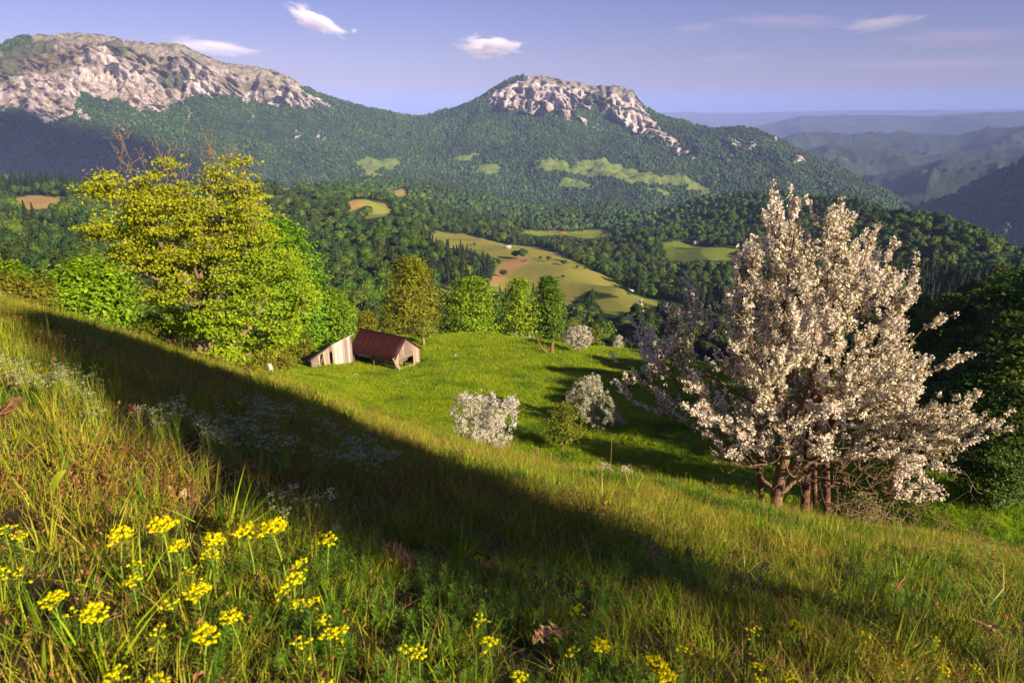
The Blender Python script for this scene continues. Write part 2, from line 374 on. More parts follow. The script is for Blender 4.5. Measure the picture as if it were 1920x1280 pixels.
def masks(x, y, z):
    """meadow, dryness, rock for points of the land"""
    r = np.hypot(x, y); px, py, dep = project(np.stack([x, y, z], -1))
    s = np.clip(r / 300, 1, 3)
    wob = fbm(x / (14 * s), y / (14 * s), 0, 4, 31); wob2 = fbm(x / (14 * s), y / (14 * s), 9.0, 4, 37)
    qx, qy = px + wob * 9, py + wob2 * 3.5
    md = np.zeros(r.shape); dry = np.zeros(r.shape); rk = np.zeros(r.shape); sc = np.zeros(r.shape)
    for poly, r0, r1, d in MEADOW:
        ins = in_poly(qx, qy, poly) & (r > r0) & (r < r1); md[ins] = 1; dry[ins] = d
    far = r > 2300
    for poly in ROCK:
        rk[in_poly(px + wob * 8, py + wob2 * 7, poly) & far] = 1
    for poly in ALPINE:
        k = in_poly(px, py, poly) & far; rk[k] = 1; sc[k] = np.maximum(sc[k], .5)
    for poly in SCRUB:
        sc[in_poly(px + wob * 8, py + wob2 * 5, poly) & far] = 1
    return md, dry, rk, sc
# ------------------------------------------------------------------ the land
def grass_ground_mat():
    m, nt, out = new_mat("meadow_ground")
    a = noise_tex(nt, 0.09, 5, 0.6); b = noise_tex(nt, 1.7, 6, 0.7); c = noise_tex(nt, 14, 4, 0.7)
    col = ramp(nt, a.outputs[0], [(0.32, (0.07, 0.16, 0.005)), (0.5, (0.14, 0.23, 0.006)), (0.68, (0.26, 0.26, 0.010))])
    col = mixc(nt, ramp(nt, b.outputs[0], [(0.35, 0.0), (0.7, 0.75)]), col, (0.070, 0.140, 0.006))
    col = mixc(nt, ramp(nt, c.outputs[0], [(0.45, 0.0), (0.75, 0.6)]), col, (0.035, 0.06, 0.006))
    soil = attr(nt, "soil"); col = mixc(nt, soil.outputs['Fac'], col, (0.20, 0.10, 0.045))
    p = N(nt, "ShaderNodeBsdfPrincipled"); p.inputs['Roughness'].default_value = 0.95; p.inputs['Specular IOR Level'].default_value = 0.1
    nt.links.new(col, p.inputs['Base Color'])
    bp = N(nt, "ShaderNodeBump"); bp.inputs['Strength'].default_value = 0.8; bp.inputs['Distance'].default_value = 0.15
    nt.links.new(b.outputs[0], bp.inputs['Height']); nt.links.new(bp.outputs[0], p.inputs['Normal'])
    nt.links.new(p.outputs[0], out.inputs[0]); return m
def soil_mat():
    return flat_mat("turf_soil", (0.022, 0.020, 0.008), (0.075, 0.055, 0.022), 9.0, 0.95, bump=0.8)
def valley_mat():
    m, nt, out = new_mat("valley_ground")
    n1 = noise_tex(nt, 0.02, 6, 0.65); n2 = noise_tex(nt, 0.12, 6, 0.7)
    forest = ramp(nt, n2.outputs[0], [(0.3, (0.010, 0.022, 0.005)), (0.7, (0.030, 0.055, 0.010))])
    md = ramp(nt, n1.outputs[0], [(0.35, (0.12, 0.19, 0.018)), (0.65, (0.19, 0.24, 0.028))])
    md = mixc(nt, ramp(nt, n2.outputs[0], [(0.4, 0.0), (0.75, 0.5)]), md, (0.09, 0.12, 0.02))
    dr = attr(nt, "dry")
    md = mixc(nt, ramp(nt, dr.outputs['Fac'], [(0.15, 0.0), (0.8, 0.62)]), md, (0.27, 0.22, 0.055))
    dd = N(nt, "ShaderNodeMath", operation='SUBTRACT', i1=0.9, use_clamp=True); nt.links.new(dr.outputs['Fac'], dd.inputs[0])
    md = mixc(nt, dd.outputs[0], md, (0.36, 0.20, 0.10))
    me = attr(nt, "meadow")
    col = mixc(nt, me.outputs['Fac'], forest, md)
    p = N(nt, "ShaderNodeBsdfPrincipled"); p.inputs['Roughness'].default_value = 0.95; p.inputs['Specular IOR Level'].default_value = 0.1
    nt.links.new(col, p.inputs['Base Color'])
    bp = N(nt, "ShaderNodeBump"); bp.inputs['Strength'].default_value = 0.6; bp.inputs['Distance'].default_value = 1.0
    nt.links.new(n2.outputs[0], bp.inputs['Height']); nt.links.new(bp.outputs[0], p.inputs['Normal'])
    nt.links.new(p.outputs[0], out.inputs[0]); return m
def mountain_mat():
    m, nt, out = new_mat("mountain_rock_and_forest")
    n1 = noise_tex(nt, 0.006, 8, 0.7, vscale=(1, 1, 0.45)); n2 = noise_tex(nt, 0.05, 8, 0.72, vscale=(1.3, 1.3, 0.22)); n3 = noise_tex(nt, 0.03, 6, 0.65)
    forest = ramp(nt, n3.outputs[0], [(0.3, (0.012, 0.030, 0.006)), (0.7, (0.045, 0.085, 0.014))])
    rock = ramp(nt, n2.outputs[0], [(0.28, (0.10, 0.085, 0.085)), (0.43, (0.40, 0.35, 0.37)), (0.60, (0.62, 0.55, 0.57)), (0.8, (0.48, 0.41, 0.42))])
    rock = mixc(nt, ramp(nt, n1.outputs[0], [(0.45, 0.0), (0.66, 0.75)]), rock, (0.17, 0.13, 0.075))
    n4 = noise_tex(nt, 0.11, 5, 0.7, vscale=(1.6, 1.6, 0.13)); rock = mixc(nt, ramp(nt, n4.outputs[0], [(0.37, 0.85), (0.48, 0.0)]), rock, (0.10, 0.085, 0.09))
    me = attr(nt, "meadow"); rk = attr(nt, "rock"); ld = attr(nt, "ledge")
    rock = mixc(nt, ld.outputs['Fac'], rock, (0.115, 0.095, 0.045))
    md = ramp(nt, n3.outputs[0], [(0.35, (0.10, 0.17, 0.03)), (0.7, (0.17, 0.20, 0.05))])
    col = mixc(nt, me.outputs['Fac'], forest, md)
    col = mixc(nt, rk.outputs['Fac'], col, rock)
    p = N(nt, "ShaderNodeBsdfPrincipled"); p.inputs['Roughness'].default_value = 0.95; p.inputs['Specular IOR Level'].default_value = 0.1
    nt.links.new(col, p.inputs['Base Color'])
    bp = N(nt, "ShaderNodeBump"); bp.inputs['Strength'].default_value = 1.0; bp.inputs['Distance'].default_value = 8.0
    nt.links.new(n2.outputs[0], bp.inputs['Height']); nt.links.new(bp.outputs[0], p.inputs['Normal'])
    nt.links.new(p.outputs[0], out.inputs[0]); return m
M_SOIL, M_GRASSG, M_VALLEY, M_MOUNT = soil_mat(), grass_ground_mat(), valley_mat(), mountain_mat()

# near hillside, all the way round the viewpoint
rr = np.concatenate([[0.0], np.geomspace(0.12, 46, 190)])
af = np.concatenate([np.linspace(-pi, -0.8, 60)[:-1], np.linspace(-0.8, 0.8, 230), np.linspace(0.8, pi, 60)[1:]])
A, R = np.meshgrid(af, rr); X, Y = R * np.sin(A), R * np.cos(A); Z = ground(X.ravel(), Y.ravel()).reshape(X.shape)
Z -= np.clip((R - 43) / 3, 0, 1) * 0.3
idx = np.arange(A.size).reshape(A.shape); q = np.stack([idx[:-1, :-1], idx[1:, :-1], idx[1:, 1:], idx[:-1, 1:]], -1).reshape(-1, 4)
rf = R.ravel()[q].mean(1)
hs = obj("hillside", mesh_np("hillside", np.stack([X, Y, Z], -1), q, [M_SOIL, M_GRASSG], True, midx=(rf > 24).astype(int), attrs={"soil": np.zeros(X.size)}))
tag(hs, "steep grassy hillside in the foreground", kind='structure')

# meadow bench and wooded valley
rr = np.geomspace(44, 1850, 430); A, R, q = polar(-0.86, 0.86, 400, rr)
X, Y = R * np.sin(A), R * np.cos(A); Z = ground(X.ravel(), Y.ravel()).reshape(X.shape)
md, dry, rk, sc = masks(X.ravel(), Y.ravel(), Z.ravel())
px, py, _ = project(np.stack([X, Y, Z], -1)); px, py = px.ravel(), py.ravel()
soil = np.zeros(X.size)
wob = fbm(X.ravel() / 1.5, Y.ravel() / 1.5, 0, 3, 9) * 7
for poly in ([(1158, 858), (1180, 855), (1205, 870), (1212, 882), (1195, 880), (1172, 868)], [(1262, 905), (1278, 910), (1276, 918)], [(1160, 685), (1195, 690), (1195, 698), (1165, 694)], [(1795, 955), (1830, 975), (1905, 1040), (1880, 1045), (1810, 985)]):
    soil[in_poly(px + wob, py + wob * 0.4, poly) & (R.ravel() < 120)] = 0.85
rf = R.ravel()[q].mean(1)
vl = obj("valley_ground", mesh_np("valley_ground", np.stack([X, Y, Z], -1), q, [M_VALLEY, M_GRASSG], True, midx=(rf < 118).astype(int), attrs={"meadow": md, "dry": dry, "soil": soil}))
tag(vl, "green meadow shelf and wooded valley with clearings", kind='structure')
VAL = (A, R, X, Y, Z, md.reshape(X.shape), rk.reshape(X.shape))

# the two mountains
rr = np.concatenate([np.linspace(1800, 2350, 110)[:-1], np.linspace(2350, 3150, 330)[:-1], np.linspace(3150, 4300, 50)])
A, R, q = polar(-0.80, 0.76, 780, rr)
X, Y = R * np.sin(A), R * np.cos(A); Z = far_z(A, R); Dq = -Z / R; crest_t = np.clip((Dq - Dq.min(0)[None]) / 0.022, 0.3, 1); Z = Z + gully(X, Y, R) * crest_t
md, dry, rk, sc = [v.reshape(X.shape) for v in masks(X.ravel(), Y.ravel(), Z.ravel())]
from numpy.lib.stride_tricks import sliding_window_view
def blur(a, n):
    k = np.ones(2 * n + 1) / (2 * n + 1)
    for ax in (0, 1): a = np.apply_along_axis(lambda v: np.convolve(np.pad(v, n, mode='edge'), k, 'valid'), ax, a)
    return a
rb = blur(rk, 3) * np.clip(crest_t * 1.3, 0, 1)
# crags: buttresses and clefts pushed out of and into the face, stepped ledges
but = ridged(X / 120, Y / 120, Z / 900, 5, 51) - 0.5
fine = ridged(X / 30, Y / 30, Z / 420, 4, 63) - 0.5
step = np.abs(((Z + 22 * fbm(X / 90, Y / 90, 0, 3, 71)) / 46.0) % 1.0 - 0.5) * 2
vein = ridged(X / 12, Y / 12, Z / 75, 3, 67) - 0.5
push = rb * (34 * but + 30 * fine + 9 * vein)
X2 = X - np.sin(A) * push; Y2 = Y - np.cos(A) * push; Z2 = Z + rb * (6 * fine + 9 * (step - 0.5) + 5 * but)
Z2 = Z2 + 5 * rk * fbm(X / 45, Y / 45, 0, 3, 85)
rough = (1 - rb) * 5 * fbm(X / 25, Y / 25, 0, 3, 77)
Z2 = Z2 + rough
gz = np.gradient(Z2, axis=0) / np.maximum(np.abs(np.gradient(R, axis=0)), 1e-3)
ledge = np.clip((0.22 - gz) / 0.3, 0, 1) * rb * (0.4 + 0.6 * (fbm(X / 30, Y / 30, Z / 30, 3, 81) > -0.1))
upper = np.clip(1 - (Dq - Dq.min(0)[None]) / 0.045, 0, 1) * (A < -0.05); ledge = np.maximum(ledge, np.clip(upper * 1.5 + fbm(X / 60, Y / 60, Z / 60, 4, 83) * .9 - .35, 0, .8) * rb)
ledge = np.maximum(ledge, sc * 0.75)
_sad = float(AD(795, 226)[0]); _fa = A.ravel()[q].mean(1)
_mv = np.stack([X2, Y2, Z2], -1).reshape(-1, 3); _at = {"meadow": md.ravel(), "rock": (rk * (1 - sc * 0.6)).ravel(), "ledge": ledge.ravel()}
for _sel, _lab in ((_fa < _sad, "long rocky mountain on the left with a pale limestone face above green forest"), (_fa >= _sad, "domed rocky mountain in the middle with a cliff and forested shoulder to its right")):
    _u, _inv = np.unique(q[_sel], return_inverse=True)
    tag(obj("mountain", mesh_np("mountain", _mv[_u], _inv.reshape(-1, 4), [M_MOUNT], True, attrs={k: v[_u] for k, v in _at.items()})), _lab, kind='structure')
MNT = (A, R, X2, Y2, Z2, md, np.maximum(rk, 0) * (1 - 0.5 * sc))

# far ridges to the right and the plain at the horizon
def ridge(name, label, crest, r, near, far, drop, seed, amp, mat, na=260, nr=40):
    cx, cy = np.array(crest, float).T; ca, cD = AD(cx, cy)
    a = np.linspace(ca[0], ca[-1], na); zc = np.interp(a, ca, -cD * r)
    t = np.linspace(-1, 1, nr); Rr = np.where(t < 0, r + t * near, r + t * far)
    A2, T2 = np.meshgrid(a, t); R2 = np.broadcast_to(Rr[:, None], A2.shape); zc2 = np.broadcast_to(zc, A2.shape)
    X, Y = R2 * np.sin(A2), R2 * np.cos(A2)
    prof = 1 - np.abs(T2) ** 1.35
    k = r / 4000
    Z = zc2 - drop * (1 - prof) + amp * (ridged(X / (420 * k), Y / (420 * k), 0, 4, seed) - 0.5) * np.clip(np.abs(T2) * 3, 0, 1) + amp * 0.12 * fbm(X / (60 * k), Y / (60 * k), 0, 3, seed + 5)
    idx = np.arange(A2.size).reshape(A2.shape); q = np.stack([idx[:-1, :-1], idx[:-1, 1:], idx[1:, 1:], idx[1:, :-1]], -1).reshape(-1, 4)[:, ::-1]
    o = obj(name, mesh_np(name, np.stack([X, Y, Z], -1), q, [mat], True)); tag(o, label, kind='structure')
    return A2, R2, X, Y, Z
def far_mat():
    m, nt, out = new_mat("far_forest")
    n1 = noise_tex(nt, 0.0022, 6, 0.7); n2 = noise_tex(nt, 0.02, 6, 0.75)
    c = ramp(nt, n2.outputs[0], [(0.3, (0.010, 0.022, 0.006)), (0.7, (0.040, 0.066, 0.014))])
    n3 = noise_tex(nt, 0.006, 6, 0.75); c = mixc(nt, ramp(nt, n3.outputs[0], [(0.42, 0.8), (0.58, 0.0)]), c, (0.006, 0.014, 0.006))
    c = mixc(nt, ramp(nt, n1.outputs[0], [(0.60, 0.0), (0.66, 0.8)]), c, (0.13, 0.135, 0.05))
    p = N(nt, "ShaderNodeBsdfPrincipled"); p.inputs['Roughness'].default_value = 0.95; nt.links.new(c, p.inputs['Base Color'])
    bp = N(nt, "ShaderNodeBump"); bp.inputs['Strength'].default_value = 1.0; bp.inputs['Distance'].default_value = 22.0
    nt.links.new(n2.outputs[0], bp.inputs['Height']); nt.links.new(bp.outputs[0], p.inputs['Normal'])
    nt.links.new(p.outputs[0], out.inputs[0]); return m
M_FAR = far_mat()
R1 = ridge("wooded_hill", "dark wooded slope rising at the right edge", [(1640, 440), (1700, 398), (1745, 380), (1780, 368), (1850, 332), (1920, 298), (2040, 240)], 2600, 700, 600, 330, 201, 40, M_FAR)
ridge("wooded_hill", "rounded wooded hill with a pale track", [(1440, 400), (1520, 385), (1580, 350), (1640, 330), (1700, 318), (1780, 300), (1860, 300), (1920, 305), (2040, 300)], 3700, 700, 500, 260, 221, 60, M_FAR)
ridge("wooded_hill", "long wooded ridge behind the mountain's shoulder", [(1400, 320), (1500, 285), (1550, 270), (1600, 274), (1660, 282), (1740, 291), (1800, 286), (1860, 277), (1920, 278), (2040, 270)], 4700, 800, 700, 260, 231, 70, M_FAR)
ridge("wooded_hill", "dark blue tree fringed ridge", [(1380, 290), (1468, 258), (1490, 249), (1550, 248), (1600, 252), (1640, 250), (1700, 246), (1760, 250), (1800, 251), (1850, 240), (1905, 239), (2040, 244)], 6200, 900, 900, 280, 241, 70, M_FAR)
ridge("distant_hill", "blue hazy plateau near the horizon", [(1330, 255), (1430, 234), (1500, 218), (1560, 216), (1660, 216), (1740, 218), (1800, 212), (1920, 209), (2060, 212)], 11500, 2500, 3000, 330, 251, 60, M_FAR)
ridge("distant_hill", "pale far hills along the horizon", [(1100, 222), (1260, 211), (1400, 212), (1600, 207), (1800, 206), (2060, 204)], 22000, 5000, 6000, 300, 261, 60, M_FAR)
A, R, q = polar(-0.86, 0.86, 120, np.geomspace(4000, 70000, 60)); X, Y = R * np.sin(A), R * np.cos(A)
Z = -1000 + 30 * fbm(X / 2500, Y / 2500, 0, 3, 90) + np.clip((R - 9000) / 20000, 0, 1) * 350
pl = obj("plain", mesh_np("plain", np.stack([X, Y, Z], -1), q, [M_FAR], True)); tag(pl, "hazy lowland plain at the horizon", kind='structure')
# one more ground sheet under everything, so that the valley floor never ends in the air
A, R, q = polar(-pi, pi, 90, np.array([40.0, 90, 400, 2000, 9000])); X, Y = R * np.sin(A), R * np.cos(A)
Z = np.where(R < 60, -60, np.where(R < 2500, -640 + 0 * R, -1010)); 
# ------------------------------------------------------------------ plant building
def leaf_quads(c, n, size, ratio=0.55, bend=0.25, rng=RNG, spin=None):
    """diamond leaves (2 triangles each, folded along the midrib) at centres c with normals n"""
    k = len(c); n = unit(n); u, v = quat_basis(n)
    t = rng.uniform(0, 2 * pi, k)[:, None] if spin is None else spin[:, None]
    a = u * np.cos(t) + v * np.sin(t); b = np.cross(n, a)
    s = (size * rng.uniform(0.65, 1.3, k))[:, None] if np.isscalar(size) else size[:, None]
    p0 = c - a * s * 0.5; p2 = c + a * s * 0.5 - n * s * bend * 0.5
    p1 = c + b * s * ratio * 0.5 + n * s * bend * 0.3; p3 = c - b * s * ratio * 0.5 + n * s * bend * 0.3
    V = np.stack([p0, p1, p2, p3], 1).reshape(-1, 3); i = np.arange(k)[:, None] * 4
    return V, np.concatenate([i + np.array([[0, 1, 2]]), i + np.array([[0, 2, 3]])], 0)
def join(parts):
    V, Fs, o = [], [], 0
    for v, f in parts:
        V.append(v); Fs.append(np.asarray(f) + o); o += len(v)
    return np.concatenate(V), np.concatenate(Fs)
def mst(roots, parents, targets, bf=0.35, sag=0.0, up=0.0, side=0.5):
    """grow branches: every target joins the node that makes the shortest way to the root"""
    n0, n1 = len(roots), len(targets); n = n0 + n1
    pos = np.zeros((n, 3)); pos[:n0] = roots; par = np.full(n, -1); par[:n0] = parents
    pl = np.zeros(n)
    for i in range(n0):
        if par[i] >= 0: pl[i] = pl[par[i]] + np.linalg.norm(pos[i] - pos[par[i]])
    T = np.asarray(targets, float); best = np.full(n1, 1e18); bj = np.zeros(n1, int); bd = np.zeros(n1)
    def relax(j):
        d = T - pos[j]; dist = np.sqrt((d * d).sum(1))
        pen = 1 + up * np.clip(-(d[:, 2]) / (dist + 1e-6), 0, 1)      # growing downwards is dear
        c = dist * pen + bf * pl[j]
        b = c < best; best[b] = c[b]; bj[b] = j; bd[b] = dist[b]
    for j in range(n0): relax(j)
    done = np.zeros(n1, bool)
    for k in range(n1):
        cst = np.where(done, 1e18, best); t = int(np.argmin(cst)); done[t] = True
        j = n0 + k; pos[j] = T[t]; par[j] = bj[t]; pl[j] = pl[bj[t]] + bd[t]
        relax(j)
    return pos, par
def split_edges(pos, par, n0, jit, rng, maxlen):
    """midpoints with a little wander so that limbs are not straight"""
    P_, Q = list(pos), list(par)
    for j in range(n0, len(pos)):
        i = par[j]; L = np.linalg.norm(pos[j] - pos[i])
        m = int(L // maxlen)
        if m < 1: continue
        prev = i
        for s in range(1, m + 1):
            t = s / (m + 1); p = pos[i] * (1 - t) + pos[j] * t + rng.normal(0, jit * L, 3) * sin(pi * t) + np.array([0, 0, -0.06 * L * sin(pi * t)])
            P_.append(p); Q.append(prev); prev = len(P_) - 1
        Q[j] = prev
    return np.array(P_), np.array(Q)
def radii(par, tip, p=2.3):
    n = len(par); ch = [[] for _ in range(n)]
    for i, q in enumerate(par):
        if q >= 0: ch[q].append(i)
    order = []; st = [i for i in range(n) if par[i] < 0]
    while st:
        i = st.pop(); order.append(i); st.extend(ch[i])
    r = np.zeros(n)
    for i in reversed(order):
        r[i] = tip if not ch[i] else (sum(r[c] ** p for c in ch[i])) ** (1 / p)
    return r, ch
def tubes(pos, par, rad, rmin=0.0, thick=0.05):
    """tapered tubes along every branch segment"""
    e = np.array([(q, i) for i, q in enumerate(par) if q >= 0 and rad[i] >= rmin])
    if not len(e): return np.zeros((0, 3)), np.zeros((0, 4), int)
    out = []
    big = rad[e[:, 1]] > thick
    for sel, n in ((big, 8), (~big, 4)):
        ee = e[sel]
        if not len(ee): continue
        a, b = pos[ee[:, 0]], pos[ee[:, 1]]; d = unit(b - a); u, v = quat_basis(d)
        ra = np.minimum(rad[ee[:, 0]], rad[ee[:, 1]] * 1.5); rb = rad[ee[:, 1]]
        th = np.arange(n) * 2 * pi / n; ring = u[:, None] * np.cos(th)[None, :, None] + v[:, None] * np.sin(th)[None, :, None]
        A_ = a[:, None] - d[:, None] * (ra * 0.3)[:, None, None] + ring * ra[:, None, None]; B_ = b[:, None] + ring * rb[:, None, None]
        V = np.concatenate([A_, B_], 1).reshape(-1, 3); k = np.arange(n); base = np.arange(len(ee))[:, None, None] * 2 * n
        f = np.stack([k, (k + 1) % n, (k + 1) % n + n, k + n], -1)[None] + base
        out.append((V, f.reshape(-1, 4)))
    return join(out)
def blob_points(n, rng, rx, ry, z0, z1, widest=0.4, shell=0.5, top=1.0, low=0.35):
    """points in a crown: radius follows an egg profile between z0 and z1, denser to the outside"""
    t = rng.uniform(0, 1, n); prof = np.where(t < widest, low + (1 - low) * np.sin(pi / 2 * t / widest), np.clip(1 - ((t - widest) / (1 - widest)) ** 2, 0, 1) ** 0.55 * 1.0)
    a = rng.uniform(0, 2 * pi, n); q = rng.uniform(0, 1, n) ** shell * prof
    lump = 1 + 0.22 * noise3(np.cos(a) * 1.7 + 5, np.sin(a) * 1.7, t * 4, int(rng.integers(1e6)))
    return np.stack([np.cos(a) * q * rx * lump, np.sin(a) * q * ry * lump, z0 + (z1 - z0) * t * top], -1)
def leafy_tree(name, rng, h, rx, ry, z0, ntw, nleaf, size, mats, widest=0.4, shell=0.5, trunk_r=0.15, spread=0.35, ratio=0.6, upw=0.6, lean=(0, 0), flat=1.0, rmin=0.012, low=0.35, bush=False):
    """meshes (wood, crown) of one broadleaf tree"""
    nt = 6; base = np.array([[lean[0] * t * t * h, lean[1] * t * t * h, t * h * 0.72] for t in np.linspace(0, 1, nt)])
    base[1:, :2] += rng.normal(0, 0.02 * h, (nt - 1, 2))
    par = [-1] + list(range(nt - 1))
    tg = blob_points(ntw, rng, rx, ry, z0, h, widest, shell, low=low); tg[:, :2] += (tg[:, 2:3] / h) ** 2 * h * np.array(lean)
    pos, pr = mst(base, par, tg, 0.45, up=0.5); pos, pr = split_edges(pos, pr, nt, 0.06, rng, h * 0.09)
    rad, ch = radii(pr, 0.006 * h / 8, 2.35); rad *= trunk_r / rad[0]
    wood = tubes(pos, pr, rad, rmin)
    i = rng.integers(0, ntw, nleaf); tips = pos[nt:nt + ntw]
    g = rng.normal(0, 1, (nleaf, 3)) * spread; g[:, 2] *= 0.55 * flat
    c = tips[i] + g; cen = np.array([0, 0, (z0 + h) / 2])
    nrm = unit(c - cen) * 0.55 + np.array([0, 0, upw]) + rng.normal(0, 0.45, (nleaf, 3))
    cv, cf = leaf_quads(c, nrm, size, ratio, 0.25, rng)
    return mesh_np(name + "_wood", *wood, [mats[0]], True), mesh_np(name + "_crown", cv, cf, [mats[1]])
PROTO = bpy.data.collections.new("plant_prototypes")           # holds source meshes only, never linked to the scene
def proto(name, me):
    o = bpy.data.objects.new(name, me); PROTO.objects.link(o); return o
def scatter(name, protos, pts, rot, scl, idx, kind='stuff', label=None, tint=None):
    """one object that carries many small plants: a point per plant, the plant set on it by geometry nodes"""
    me = bpy.data.meshes.new(name); me.vertices.add(len(pts)); me.vertices.foreach_set("co", np.asarray(pts, np.float32).ravel())
    for k, typ, dt, key in (("rot", 'FLOAT_VECTOR', rot, "vector"), ("scl", 'FLOAT_VECTOR', scl, "vector")):
        at = me.attributes.new(k, typ, 'POINT'); at.data.foreach_set(key, np.asarray(dt, np.float32).ravel())
    at = me.attributes.new("pick", 'INT', 'POINT'); at.data.foreach_set("value", np.asarray(idx, np.int32))
    if tint is not None:
        at = me.attributes.new("tint", 'FLOAT', 'POINT'); at.data.foreach_set("value", np.asarray(tint, np.float32))
    o = obj(name, me)
    col = bpy.data.collections.new(name + "_kinds")
    for p_ in protos: col.objects.link(p_)
    g = bpy.data.node_groups.new(name + "_scatter", 'GeometryNodeTree')
    g.interface.new_socket("Geometry", in_out='INPUT', socket_type='NodeSocketGeometry'); g.interface.new_socket("Geometry", in_out='OUTPUT', socket_type='NodeSocketGeometry')
    gi, go = g.nodes.new("NodeGroupInput"), g.nodes.new("NodeGroupOutput")
    m2p = g.nodes.new("GeometryNodeMeshToPoints"); ci = g.nodes.new("GeometryNodeCollectionInfo"); ci.inputs[0].default_value = col
    ci.inputs['Separate Children'].default_value = True; ci.inputs['Reset Children'].default_value = True
    iop = g.nodes.new("GeometryNodeInstanceOnPoints"); iop.inputs['Pick Instance'].default_value = True
    def na(nm, dt):
        n = g.nodes.new("GeometryNodeInputNamedAttribute"); n.data_type = dt; n.inputs[0].default_value = nm; return n.outputs[0]
    L = g.links.new
    L(gi.outputs[0], m2p.inputs[0]); L(m2p.outputs[0], iop.inputs['Points']); L(ci.outputs[0], iop.inputs['Instance'])
    L(na("pick", 'INT'), iop.inputs['Instance Index']); L(na("rot", 'FLOAT_VECTOR'), iop.inputs['Rotation']); L(na("scl", 'FLOAT_VECTOR'), iop.inputs['Scale'])
    L(iop.outputs[0], go.inputs[0])
    md_ = o.modifiers.new("scatter", 'NODES'); md_.node_group = g
    return tag(o, label, kind=kind)
def ico(sub):
    import bmesh
    b = bmesh.new(); bmesh.ops.create_icosphere(b, subdivisions=sub, radius=1.0)
    V = np.array([v.co[:] for v in b.verts]); Fc = np.array([[v.index for v in f.verts] for f in b.faces]); b.free(); return V, Fc
ICO2, ICO3 = ico(2), ico(3)
def tubeline(pts, r0, r1, n=5):
    pts = np.asarray(pts, float); k = len(pts); d = np.gradient(pts, axis=0); d = unit(d); u, v = quat_basis(d)
    th = np.arange(n) * 2 * pi / n; rad = np.linspace(r0, r1, k)[:, None, None]
    V = (pts[:, None] + (u[:, None] * np.cos(th)[None, :, None] + v[:, None] * np.sin(th)[None, :, None]) * rad).reshape(-1, 3)
    f = []
    for i in range(k - 1):
        for j in range(n): f.append((i * n + j, i * n + (j + 1) % n, (i + 1) * n + (j + 1) % n, (i + 1) * n + j))
    return V, np.array(f)

# leaves and bark
L_MID = leaf_mat("broadleaf_leaves", [(0.034, 0.085, 0.006), (0.070, 0.145, 0.009), (0.125, 0.20, 0.013)], 0.3, patchy=True)
L_DARK = leaf_mat("dark_forest_leaves", [(0.014, 0.042, 0.006), (0.030, 0.072, 0.008), (0.055, 0.108, 0.011)], 0.2, patchy=True)
L_YOUNG = leaf_mat("young_yellow_leaves", [(0.19, 0.25, 0.005), (0.34, 0.39, 0.007), (0.50, 0.50, 0.012)], 0.42)
L_BRIGHT = leaf_mat("fresh_green_leaves", [(0.07, 0.17, 0.005), (0.14, 0.27, 0.007), (0.26, 0.39, 0.010)], 0.38)
L_OLIVE = leaf_mat("olive_shrub_leaves", [(0.10, 0.13, 0.007), (0.17, 0.20, 0.009), (0.25, 0.27, 0.014)], 0.3)
L_CONIF = leaf_mat("conifer_needles", [(0.008, 0.026, 0.010), (0.016, 0.042, 0.014), (0.026, 0.056, 0.018)], 0.1, patchy=True)
B_GREY = bark_mat("grey_bark", (0.10, 0.075, 0.055), (0.24, 0.18, 0.12), 5)
B_BROWN = bark_mat("brown_bark", (0.09, 0.05, 0.03), (0.26, 0.15, 0.085), 7)
B_PALE = bark_mat("pale_bark", (0.16, 0.12, 0.09), (0.34, 0.27, 0.20), 6)
B_RED = bark_mat("reddish_bark", (0.085, 0.04, 0.03), (0.22, 0.115, 0.085), 9)
# ------------------------------------------------------------------ forests
def lumpy_crown(rng, h, w, nq, size, conifer=False):
    """a crown of many leaf clumps, dark gaps between the lobes"""
    if conifer:
        t = rng.uniform(0, 1, nq) ** 0.8; a = rng.uniform(0, 2 * pi, nq); lay = np.floor(t * 9) / 9
        q = (1 - t) * w * (0.75 + 0.35 * ((t * 9) % 1 < 0.5)) * rng.uniform(0.5, 1.0, nq) + 0.08
        c = np.stack([np.cos(a) * q, np.sin(a) * q, h * (0.08 + 0.92 * t)], -1); n = np.stack([np.cos(a) * 0.7, np.sin(a) * 0.7, np.full(nq, 0.75)], -1) + rng.normal(0, 0.3, (nq, 3))
        return leaf_quads(c, n, size, 0.8, 0.3, rng)
    nl = 16; d = unit(rng.normal(0, 1, (nl, 3))); d[:, 2] = np.abs(d[:, 2]) * 0.9 - 0.25
    lc = d * np.array([w * 0.62, w * 0.62, h * 0.30]) + np.array([0, 0, h * 0.62]); lr = rng.uniform(0.32, 0.5, nl) * w
    i = rng.integers(0, nl, nq); n = unit(rng.normal(0, 1, (nq, 3)) + np.array([0, 0, 0.35]))
    c = lc[i] + n * lr[i][:, None] * np.array([1, 1, 0.85]) * rng.uniform(0.8, 1.05, (nq, 1))
    V, f = leaf_quads(c, n + rng.normal(0, 0.35, (nq, 3)), size, 0.85, 0.3, rng)
    # dark inside so that no sky shows straight through
    cv, cf = ICO2; cv = cv * np.array([w * 0.72, w * 0.72, h * 0.33]) * (1 + 0.18 * noise3(cv[:, 0] * 2, cv[:, 1] * 2, cv[:, 2] * 2, 3)[:, None]) + np.array([0, 0, h * 0.6])
    return join([(V, f), (cv, cf)])
